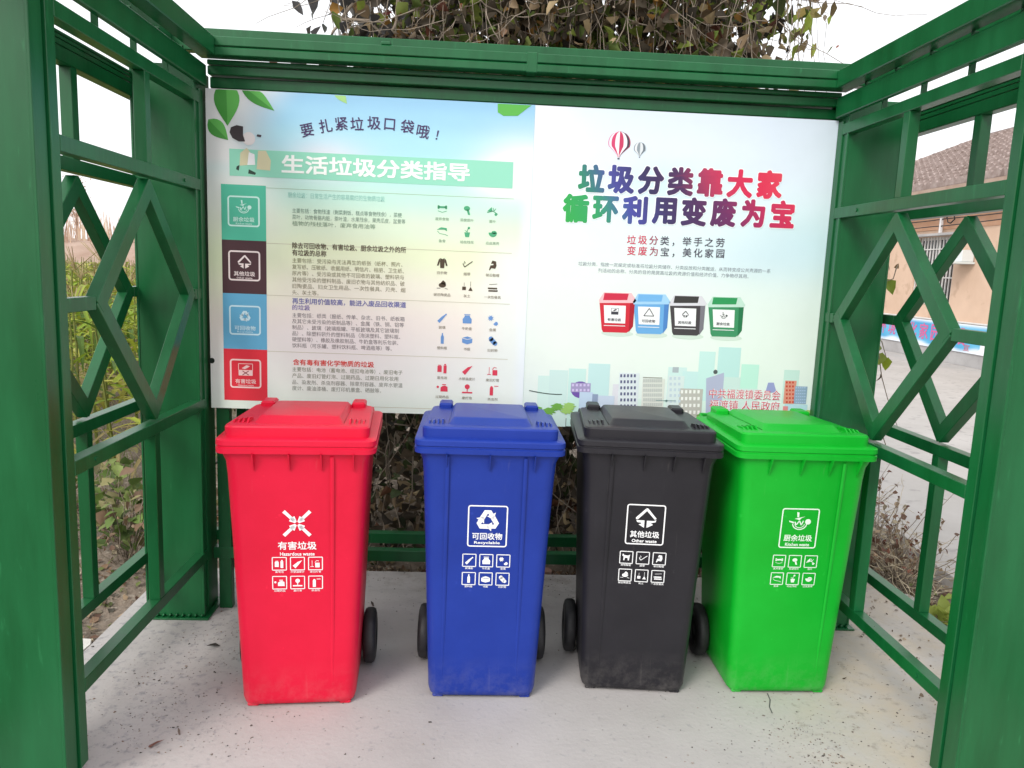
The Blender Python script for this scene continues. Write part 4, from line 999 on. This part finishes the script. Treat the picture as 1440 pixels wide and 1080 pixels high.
for i, (x, y) in enumerate(spots):
    root = empty('maize_plant', (x, y, -.07), random.uniform(0, 6.28)); s = random.uniform(.85, 1.12); root.scale = (s, s, s)
    tag(root, 'yellowing maize plant with drooping leaves in the field left of the shelter', 'maize plant', 'maize plants in the field left of the shelter')
    for nm, me in protos[i % 4]:
        o = bpy.data.objects.new(nm, me); C.objects.link(o); o.parent = root
# the far rows as one mass
V, Fc, cc = [], [], []
for i in range(1100):
    y = 5.6+15*random.random(); x = -2.2-.36*y+random.uniform(-7, 2.2); h = random.uniform(1.08, 1.34); b = len(V)
    v, f = tubes_mesh([((Vector((x,y,-.3)), Vector((x+random.gauss(0,.05), y, h))), .014, .005)], 3); V += v; Fc += [tuple(q+b for q in g) for g in f]; cc += [(.22,.25,.07)]*len(v)
    for j in range(7):
        v, f, c = blade((x, y, h*(.25+.1*j)), random.uniform(0, 6.28), random.uniform(.45,.7), random.uniform(.028,.045), random.uniform(.2,.4), random.uniform(.5,1.1), CP_[random.choice([0,1,2,3])], 3)
        b = len(V); V += v; Fc += [tuple(q+b for q in g) for g in f]; cc += c
o = mesh('maize_field', V, Fc, corn_m); add_cols(o, cc); tag(o, 'far rows of pale yellowing maize', kind='stuff')

# far bank of dry earth; reeds and bare trees paled to paint in haze
earth = noisy('pink_earth', (.30,.20,.15), (.42,.31,.25), scale=.6, rough=.95, bump=.5, bscale=3, bdist=.1)
def bank_z(x, y): return -.4+2.7*ss(30, 37, y)*(.95+.06*math.sin(x*.4))
tag(grid_sheet('earth_bank', -90, -5, 29, 60, 60, 24, bank_z, earth), 'low bank of reddish bare earth beyond the maize', kind='structure')
V, Fc, cc = [], [], []
for i in range(2600):
    x = random.uniform(-70, -8); y = random.uniform(36, 44); h = random.uniform(.8, 1.9); b = len(V); z = bank_z(x, y)-.1
    lean = random.gauss(0,.18); w_ = random.uniform(.02,.05)
    V += [(x-w_, y, z), (x+w_, y, z), (x+lean+w_*.5, y, z+h), (x+lean, y+.03, z+h+.05)]; Fc.append((b, b+1, b+2, b+3)); cc += [random.choice([(.62,.45,.33), (.55,.42,.34), (.66,.55,.42), (.40,.26,.19)])]*4  # pale tones paint distance haze onto the reeds
o = mesh('dry_reeds', V, Fc, corn_m); add_cols(o, cc); tag(o, 'reddish dry reeds on the far bank, paled by painted haze', kind='stuff')
bark = noisy('haze_paled_bark', (.34,.24,.19), (.48,.36,.30), scale=4, rough=.9, bump=.3)  # bark colour whitened to stand for distance haze
treeline = []
for k in range(16):
    x = -52+3.1*k+random.gauss(0,.7); y = 47+random.gauss(0,2); h = random.uniform(3.2, 4.8)
    root = empty('bare_tree', (x, y, 2.1)); tag(root, 'slender leafless tree, paled by painted haze, in the row far beyond the maize field', 'tree', 'leafless trees far beyond the maize field')
    tp = wiggle((0,0,-.1), (random.gauss(0,.3), 0, h), 8, .06); V, Fc = tubes_mesh([(tp, .10, .02)], 5); mesh('trunk', V, Fc, bark, root, True)
    paths = []
    for j in range(46):
        t = random.uniform(.12, 1); a = tp[int(t*8)] if t < 1 else tp[8]; ang = random.uniform(0, 6.28); l = (1.3-t)*1.5*random.uniform(.5,1)
        paths.append((wiggle(a, a+Vector((math.cos(ang)*l*.6, math.sin(ang)*l*.6, l)), 4, .05), .022, .008))
    V, Fc = tubes_mesh(paths, 3); o = mesh('crown', V, Fc, bark, root)
    P = np.array([list(random.choice(paths)[0][random.randint(2,4)]) for _ in range(420)])+rng.normal(size=(420,3))*.16
    leaf_mesh('foliage', P, rng.uniform(.07,.15,420), pick_cols(420, [(.55,.38,.28), (.48,.36,.26), (.60,.46,.36)], [1,1,1], .15), parent=root)  # haze is painted into these pale leaf colours too

# ================================================================== WEEDS, COVER, LITTER
def plant(x, y, h, spread, pal, n, label, name='weed_plant', cat='plant', size=.08, grp=None, z=-.07):
    root = empty(name, (x, y, z)); tag(root, label, cat, grp)
    paths = []; P = []
    for i in range(n):
        a = random.uniform(0, 6.28); r = spread*random.random(); top = Vector((r*math.cos(a), r*math.sin(a), h*random.uniform(.4,1)))
        q = wiggle((random.gauss(0,.02), random.gauss(0,.02), -.01), top, 6, .012); paths.append((q, .003, .0015)); P += [q[-1], q[-2]+Vector((random.gauss(0,.03),)*3), q[-3]+Vector((random.gauss(0,.04), random.gauss(0,.04), 0))]
    V, Fc = tubes_mesh(paths, 4); mesh('stem', V, Fc, stemm, root, True)
    P = np.array([list(p) for p in P]); leaf_mesh('foliage', P, rng.uniform(.6, 1.1, len(P))*size, pick_cols(len(P), pal, [1]*len(pal)), parent=root, up_bias=1.6, aspect=.8)
    return root
gp = [(.13,.20,.05), (.20,.26,.08), (.28,.26,.12), (.09,.14,.04)]
dp = [(.26,.17,.11), (.36,.27,.18), (.17,.10,.07), (.40,.34,.24)]
for i, (x, y, h, s, p, n, l) in enumerate([
    (-1.72, .62, .40, .22, gp+dp[:1], 26, 'leafy green and brown weed just outside the left grille'),
    (-1.98, 1.05, .42, .28, gp, 30, 'broad-leaved weed behind the leafy one outside the left grille'),
    (-1.62, .95, .36, .20, gp[2:]+dp, 26, 'half-dry weed beside the left rear post'),
    (-2.25, .65, .30, .22, gp, 22, 'low green weed far left outside the grille'),
    (-2.4, 1.45, .35, .25, gp+dp[:2], 24, 'weed tuft at the foot of the first maize row'),
    (-1.75, 1.6, .55, .25, gp[:2]+dp, 26, 'tall dry weed between the left post and the maize')]):
    plant(x, y, h, s, p, n, l)
# dry brush piles on the right
for x, y, h, s, l in ((2.06, .80, .50, .34, 'reddish brown dry brush pile seen through the right grille'), (2.05, .48, .34, .30, 'straw-coloured tangle of dead stems beside the slab on the right'), (2.2, 1.35, .5, .3, 'tall thin dry brush at the right rear corner')):
    root = plant(x, y, h, s, dp+[(.22,.10,.07)], 60, l, 'dry_brush', 'brush', .035)
    paths = []
    for i in range(90):
        a = random.uniform(0, 6.28); b = random.uniform(0, 6.28); r = s*random.random()
        p0 = Vector((r*math.cos(a), r*math.sin(a), random.uniform(0, h*.5))); paths.append((wiggle(p0, p0+Vector((math.cos(b)*.18, math.sin(b)*.18, random.gauss(.03,.1))), 6, .015), .0018, .001))
    V, Fc = tubes_mesh(paths, 3); o = mesh('dead_stems', V, Fc, noisy('straw', (.45,.36,.24), (.62,.54,.40), scale=9, rough=.8, bump=0), root); tag(o, kind='stuff')
plant(2.0, .12, .10, .10, [(.30,.36,.08), (.42,.44,.12)], 10, 'small yellow-green seedling by the right slab edge', size=.09)
plant(1.98, -.18, .08, .10, [(.24,.32,.06), (.40,.42,.12)], 9, 'small green sprig among the stones near the right front post', size=.08)
# ground cover outside left: grass blades
V, Fc, cc = [], [], []
for i in range(5200):
    x = random.uniform(-7, -1.5); y = random.uniform(-.2, 9); z = soil_z(x, y)-.01
    if random.random() > (.25 if y < .5 else .8): continue
    h = random.uniform(.05, .22 if y > .8 else .10); a = random.uniform(0, 6.28); w_ = .004; b = len(V); l = random.gauss(0,.05)
    V += [(x-w_*math.cos(a), y-w_*math.sin(a), z), (x+w_*math.cos(a), y+w_*math.sin(a), z), (x+l, y+l*.5, z+h)]; Fc.append((b, b+1, b+2)); cc += [random.choice([(.22,.26,.07), (.32,.30,.14), (.42,.36,.22), (.14,.2,.05)])]*3
o = mesh('grass', V, Fc, corn_m); add_cols(o, cc); tag(o, 'thin dry and green grass between the maize rows', kind='stuff')
# leaf litter strips
def litter(name, n, fx, fy, pal, label, s=(.02,.05), zf=lambda x, y: soil_z(x, y)):
    x = np.array([fx() for _ in range(n)]); y = np.array([fy() for _ in range(n)]); z = np.array([zf(a, b) for a, b in zip(x, y)])+.008
    o = leaf_mesh(name, np.stack([x, y, z], 1), rng.uniform(*s, n), pick_cols(n, pal, [1]*len(pal)), up_bias=3.0, fold=.3); tag(o, label, kind='stuff'); return o
litter('leaf_litter', 1500, lambda: random.uniform(-1.4, 1.8), lambda: random.uniform(.40, .62), dp+[(.12,.10,.08), (.5,.42,.36)], 'dead leaves along the rear edge of the slab')
litter('leaf_litter', 1500, lambda: random.uniform(1.84, 2.75), lambda: random.uniform(-.9, 1.6), dp+[(.2,.24,.07)], 'dead leaves and dirt along the right edge of the slab')
litter('leaf_litter', 1500, lambda: random.uniform(-2.8, -1.44), lambda: random.uniform(-.6, 1.8), dp+[(.1,.09,.07), (.18,.22,.07)], 'dead leaves on the soil left of the slab')
litter('fallen_leaves', 120, lambda: random.uniform(1.5, 1.85), lambda: random.uniform(-.9, .5), [(.16,.12,.09), (.3,.24,.18)], 'crumbs of dead leaves on the right side of the slab', (.008,.02), lambda x, y: -.004)
# stones
stone_m = noisy('grey_stone', (.30,.29,.27), (.46,.44,.41), scale=6, rough=.85, bump=.6, bscale=20, bdist=.01)
def stone(x, y, s, z, label, m=stone_m, name='stone', flat=.6):
    bm = bmesh.new(); bmesh.ops.create_icosphere(bm, subdivisions=2, radius=s)
    for v in bm.verts: v.co = Vector((v.co.x*random.uniform(.85,1.2), v.co.y*random.uniform(.8,1.1), v.co.z*flat*random.uniform(.8,1.1)))
    o = from_bm(name, bm, m); o.location = (x, y, z+s*flat*.5); o.rotation_euler = (0, 0, random.uniform(0,6)); tag(o, label, 'stone'); return o
for x, y, s, l in ((1.98, .30, .060, 'grey stone at the foot of the straw tangle'), (2.08, .18, .055, 'pale stone beside the grey one right of the slab'), (2.06, .0, .07, 'flat pale stone near the small green sprig'), (2.28, .12, .075, 'large flat grey-green rock at the road edge'), (2.12, -.22, .05, 'rounded grey stone behind the right front post'), (2.3, -.08, .06, 'whitish rock beside the flat grey-green rock'), (1.95, -.36, .05, 'brownish stone nearest the right front post')):
    stone(x, y, s, -.07, l)
def slabstone(name, x, y, sx, sy, h, rz, m, label, cat, z=0):
    bm = bmesh.new(); pts = [(-1,-.8),(-.2,-1),(.9,-.85),(1,.1),(.8,.9),(-.1,1),(-.9,.75)]; 
    lo = [bm.verts.new((a*sx/2, b*sy/2, 0)) for a, b in pts]; hi = [bm.verts.new((a*sx/2*.97, b*sy/2*.97, h)) for a, b in pts]
    bm.faces.new(hi); bm.faces.new(lo[::-1]); n = len(pts)
    for i in range(n): bm.faces.new((lo[i], lo[(i+1) % n], hi[(i+1) % n], hi[i]))
    o = from_bm(name, bm, m); o.location = (x, y, z); o.rotation_euler = (0, .04, rz); tag(o, label, cat); return o
slabstone('broken_tile', -1.545, -.27, .13, .10, .03, .05, noisy('chalky_tile', (.62,.60,.56), (.72,.70,.66), scale=14, rough=.8, bump=.3), 'broken off-white tile lying on the soil at the lower left', 'tile', -.05)
slabstone('concrete_chip', -1.16, .42, .08, .05, .02, .3, concrete, 'small pale concrete chip at the left rear slab edge', 'chip', -.03)
slabstone('flat_brick', .27, .47, .10, .06, .035, .1, noisy('old_brick', (.30,.16,.12), (.42,.27,.22), scale=10, rough=.9, bump=.4), 'reddish brick piece between the blue and black bins at the slab edge', 'brick', -.03)
# grit on the slab: small flat chips, thicker at the left rear and right
def grit():
    V, Fc, cc = [], [], []
    for i in range(3600):
        r = random.random()
        if r < .42: x = random.gauss(-.95, .22); y = random.uniform(-.95, .38)
        elif r < .62: x = random.gauss(1.15, .35); y = random.gauss(-.75, .35)
        elif r < .78: x = random.uniform(-1.4, 1.8); y = random.gauss(.30, .12)
        elif r < .88: x = random.gauss(.95, .07)+(random.random()*.10); y = -.75-abs(random.gauss(0,.30))
        else: x = random.uniform(-1.4, 1.8); y = random.uniform(-1.4, .4)
        if not (-1.45 < x < 1.85 and y < .42): continue
        s = min(.008, .0012+abs(random.gauss(0,.0017))); a = random.uniform(0, 3.14); b = len(V); h = s*random.uniform(.2,.6)
        c = random.choice([(.16,.14,.12), (.10,.09,.08), (.28,.25,.22), (.22,.16,.12), (.34,.33,.32), (.05,.045,.04)])
        for k in range(4):
            t = a+k*math.pi/2+random.uniform(-.5,.5); rr = s*random.uniform(.5, 1.3); V.append((x+rr*math.cos(t), y+rr*math.sin(t), .0008))
        V.append((x, y, .001+h))
        for k in range(4): Fc.append((b+k, b+(k+1) % 4, b+4))
        cc += [c]*5
    o = mesh('grit', V, Fc, attr_mat('grit_chip', .8, 0.0)); add_cols(o, cc); tag(o, 'fine dark grit and dust crumbs scattered over the slab', kind='stuff')
grit()
def dead_leaf(px, py, s, c, label):
    o = leaf_mesh('fallen_leaf', [(0,0,0)], s, [c], up_bias=6, aspect=.35, fold=.3); o.location = on_z(px, py, .006); o.rotation_euler = (0, 0, random.uniform(0,.4)); tag(o, label, 'leaf'); return o
dead_leaf(215, 1047, .055, (.20,.09,.07), 'reddish brown curled leaf at the lower left of the slab')
dead_leaf(300, 908, .05, (.06,.055,.05), 'dark thin leaf left of the red bin')
dead_leaf(252, 1030, .03, (.16,.12,.10), 'tiny brown leaf beside the reddish one')
dead_leaf(524, 850, .035, (.10,.08,.07), 'dark crumpled leaf behind the red bin wheel')
dead_leaf(1188, 954, .035, (.12,.10,.07), 'dark crumb of leaf at the right foot of the green bin')
# crack and drain mark near the green bin
V = []; pts = [(1079, 975), (1083, 984), (1082, 994), (1086, 1003)]
P = [on_z(a, b, .0012) for a, b in pts]
shapes('floor_crack', Frame((0,0,.0012), (1,0,0), (0,1,0), (0,0,1)), pline([(p.x, p.y) for p in P], .004), mat('crack_dirt', (.09,.09,.09), .9), None, 0); tag(C.objects['floor_crack'], 'short dark crack in the slab in front of the green bin', kind='structure')

# ================================================================== HOUSE across the road
hw_m = noisy('peach_plaster', (.58,.41,.30), (.66,.48,.36), scale=1.2, rough=.9, bump=.2, c3=(.52,.36,.26), s3=3, t3=.6)
hb_m = noisy('orange_plaster', (.56,.32,.20), (.64,.39,.27), scale=2, rough=.9, bump=.2)
pl_m = noisy('cement_plinth', (.34,.33,.33), (.44,.43,.43), scale=2, rough=.9, bump=.3)
tl_m = noisy('clay_tile', (.24,.18,.16), (.37,.30,.28), scale=7, rough=.9, bump=.3, c3=(.20,.15,.13), s3=5, t3=.58)
house = empty('farmhouse', (9.2, 12, 0)); tag(house, 'peach plastered house with tiled hip roof and barred window across the road', 'house')
def hbox(n, *a, m=hw_m, p=house, bev=.004): return box(n, *a, m, p, bev)
WY0, WY1, WZ0, WZ1 = 11.62, 12.95, 1.05, 2.42
hbox('wall', 9.2, 15.4, 4.0, WY0, 0, 3.30); hbox('wall', 9.2, 15.4, WY1, 19, 0, 3.30)
hbox('wall', 9.2, 15.4, WY0, WY1, 0, WZ0, bev=0); hbox('wall', 9.2, 15.4, WY0, WY1, WZ1, 3.30, bev=0); hbox('wall', 9.45, 15.4, WY0, WY1, WZ0, WZ1, bev=0)
hbox('upper_band', 9.185, 9.198, 4.0, 19, 2.55, 3.28, m=hb_m)
hbox('plinth', 9.14, 9.197, 4.0, 19, -.04, .755, m=pl_m); hbox('plinth_cap', 9.125, 9.197, 4.0, 19, .757, .785, m=noisy('pale_ledge', (.6,.58,.56), (.7,.68,.66), scale=4, rough=.8))
wn = empty('window', (9.3, (WY0+WY1)/2, WZ0)); wn.parent = house
fm_ = mat('window_frame_white', (.62,.62,.60), .5)
for a in ((9.28,9.33,WY0,WY0+.06,WZ0,WZ1), (9.28,9.33,WY1-.06,WY1,WZ0,WZ1), (9.281,9.329,WY0+.06,WY1-.06,WZ1-.06,WZ1), (9.281,9.329,WY0+.06,WY1-.06,WZ0,WZ0+.06), (9.282,9.328,(WY0+WY1)/2-.03,(WY0+WY1)/2+.03,WZ0+.06,WZ1-.06)): box('window_frame', *a, fm_, wn)
box('pane', 9.30, 9.306, WY0+.06, WY1-.06, WZ0+.06, WZ1-.06, mat('dark_glass', (.02,.025,.03), .08), wn, 0)
iron = noisy('pale_iron', (.50,.49,.48), (.66,.65,.63), scale=8, rough=.5, bump=0)
nb = 13
for i in range(nb):
    y = WY0+.03+(WY1-WY0-.06)*i/(nb-1); bar('window_bar', (9.235, y, WZ0), (9.235, y, WZ1), .022, .022, iron, wn)
for z in (WZ0+.02, WZ0+.55, WZ1-.25): bar('window_bar', (9.232, WY0, z), (9.232, WY1, z), .022, .028, iron, wn, side=Vector((0,0,1)))
hbox('window_ledge', 9.08, 9.198, WY0-.08, WY1+.08, WZ1+.01, WZ1+.06, m=pl_m)
hbox('awning', 8.72, 9.18, 10.95, 11.45, 1.86, 1.90, m=mat('awning_sheet', (.60,.66,.66), .5)); hbox('awning_box', 8.95, 9.18, 11.0, 11.4, 1.905, 2.12, m=mat('pale_box', (.66,.70,.70), .5))
bar('drain_pipe', (9.12, 12.05, 2.45), (9.12, 12.05, 3.25), .05, .05, mat('pipe_white', (.72,.72,.74), .4), house)
cable = mat('black_cable', (.04,.035,.035), .6)
for z, s in ((2.78, .06), (2.68, .04), (2.98, .08)):
    V, Fc = tubes_mesh([(wiggle((9.10, 8.5, z), (9.10, 17, z+.02), 20, .008, s), .012, .012)], 4); mesh('wire', V, Fc, cable, house, True)
V, Fc = tubes_mesh([([(9.1+random.uniform(-.02,.02), 11.75+.13*math.cos(t*.9), 2.78+.13*math.sin(t*.9)) for t in range(16)], .012, .012)], 4); mesh('cable_coil', V, Fc, cable, house, True)
# tiled hip roof
ez = 3.32; E0 = Vector((8.75, 3.0, ez)); E1 = Vector((8.75, 19.4, ez)); R0 = Vector((12.3, 3.0, 5.05)); R1 = Vector((12.3, 15.9, 5.05)); B1 = Vector((15.9, 19.4, ez)); B0 = Vector((15.9, 3, ez))
mesh('roof', [E0, E1, R1, R0, B1, B0], [(0,1,2,3), (1,4,2), (4,5,3,2)], tl_m, house)
mesh('eave', [E0-Vector((0,0,.12)), E1-Vector((0,0,.12)), B1-Vector((0,0,.12)), B0-Vector((0,0,.12)), E0-Vector((0,0,.01)), E1-Vector((0,0,.01)), B1-Vector((0,0,.01)), B0-Vector((0,0,.01))], [(0,3,2,1), (0,1,5,4), (1,2,6,5), (4,5,6,7)], noisy('eave_wood', (.32,.22,.17), (.42,.32,.26), scale=3, rough=.9), house)
V, Fc = [], []
rows_ = 17
for r in range(rows_):
    t0 = r/rows_; t1 = (r+1.25)/rows_
    ya = 8.5; yb = 19.4-(19.4-15.9)*t0-.05
    n = int((yb-ya)/.20)
    for i in range(n):
        y = yb-.20*(i+.5)-random.uniform(0,.006); lift = .05+random.uniform(0,.02)
        a = E0.lerp(R0, t0); c = E0.lerp(R0, min(1, t1)); b = len(V)
        for (px_, pz, l) in ((a.x, a.z, lift+.03), (c.x, c.z, .012)):
            for dy, dz in ((-.10, 0), (-.05, .045), (.05, .045), (.10, 0)): V.append((px_, y+dy, pz+dz*(1 if l > .03 else .9)+l))
        Fc += [(b+k, b+k+1, b+5+k, b+4+k) for k in range(3)]
        V += [(a.x+.005, y-.10, a.z-.01+.0), (a.x+.005, y+.10, a.z-.01)]; Fc.append((b, b+1, b+2, b+3, b+9, b+8))
o = mesh('roof_tiles', V, Fc, tl_m, house); tag(o, kind='stuff')
V, Fc = tubes_mesh([((R0, R1), .12, .12), ((R1, E1), .11, .11)], 8); mesh('ridge_cap', V, Fc, tl_m, house, True)
bpy.context.view_layer.update(); inv = house.matrix_world.inverted()
for c in house.children: c.matrix_parent_inverse = inv
for c in wn.children: c.matrix_parent_inverse = wn.matrix_world.inverted()
wn.matrix_parent_inverse = Matrix.Identity(4); wn.location = (9.3-9.2, (WY0+WY1)/2-12, WZ0); bpy.context.view_layer.update()
for c in wn.children: c.matrix_parent_inverse = wn.matrix_world.inverted()
# banner tied along the plinth
bn = empty('banner', (9.1, 12.3, .2)); tag(bn, 'sky blue and white banner with pink lettering along the foot of the house', 'banner')
fb = Frame((9.118, 15.9, .215), (0,-1,0), (0,0,1), (-1,0,0)); BW, BH = 6.0, .53
def bcol(u, v):
    c = mixc(L_((64,158,206)), L_((104,186,222)), .5+.5*math.sin(u*14+v*3))
    c = mixc(c, L_((236,240,246)), ss(.20, .05, v+.06*math.sin(u*40))*.9); c = mixc(c, L_((240,242,248)), ss(.90, .97, v))
    k = 1 if (u > .90 and (v < (u-.90)*16)) or u > .965 else 0
    if .915 < u and v < .30+.3*math.sin((u-.9)*30): k = 1
    return L_((240,240,246)) if k else c
col_sheet('cloth', fb, BW, BH, 160, bcol, bn, 0, .01)
pk = pm((206,96,150))
for i, ch in enumerate('人人爱护环境美化家园建设'): lettering(fb, ch, .35+.40*i, .13, .35+.40*i+.30, .46, pk, bn, .02, .004, 1)
rdm = pm((200,90,100)); lettering(fb, '宣', 5.02, .04, 5.2, .16, rdm, bn, 0, .004, 1)
to_local(bn)
# drooping live vine tip outside the right grille
vt = empty('hanging_vine', tuple(on_y(1236, 480, .5))); tag(vt, 'yellow-green vine tip hanging behind the right grille before the road', 'vine')
paths = []
for pts in ([(1212, 455), (1228, 470), (1236, 500), (1240, 530), (1248, 560), (1262, 600)], [(1225, 470), (1240, 480), (1247, 505)], [(1226, 372), (1240, 385), (1232, 402)], [(1236,300),(1240,340),(1232,372)], [(1262,372),(1256,392),(1240,398)]):
    paths.append(([on_y(a, b, .5) for a, b in pts], .0035, .0015))
V, Fc = tubes_mesh(paths, 5); mesh('stem', V, Fc, stemm, vt, True)
for px, py, s, c in ((1232,490,.06,(.30,.36,.12)), (1247,512,.07,(.26,.34,.03)), (1238,505,.07,(.24,.30,.05)), (1228,520,.06,(.22,.24,.05)), (1237,531,.04,(.10,.07,.04)), (1226,500,.05,(.34,.40,.22)), (1244,385,.06,(.42,.46,.36)), (1252,402,.075,(.20,.28,.04)), (1240,398,.06,(.22,.28,.05)), (1262,375,.035,(.25,.16,.07)), (1228,398,.05,(.16,.22,.03)), (1250,375,.045,(.34,.24,.18))):
    o = leaf_mesh('leaf', [(0,0,0)], s, [c], parent=vt, droop=2.0, aspect=.7); o.location = on_y(px, py, .5)
bpy.context.view_layer.update(); inv = vt.matrix_world.inverted()
for c in vt.children: c.matrix_parent_inverse = inv
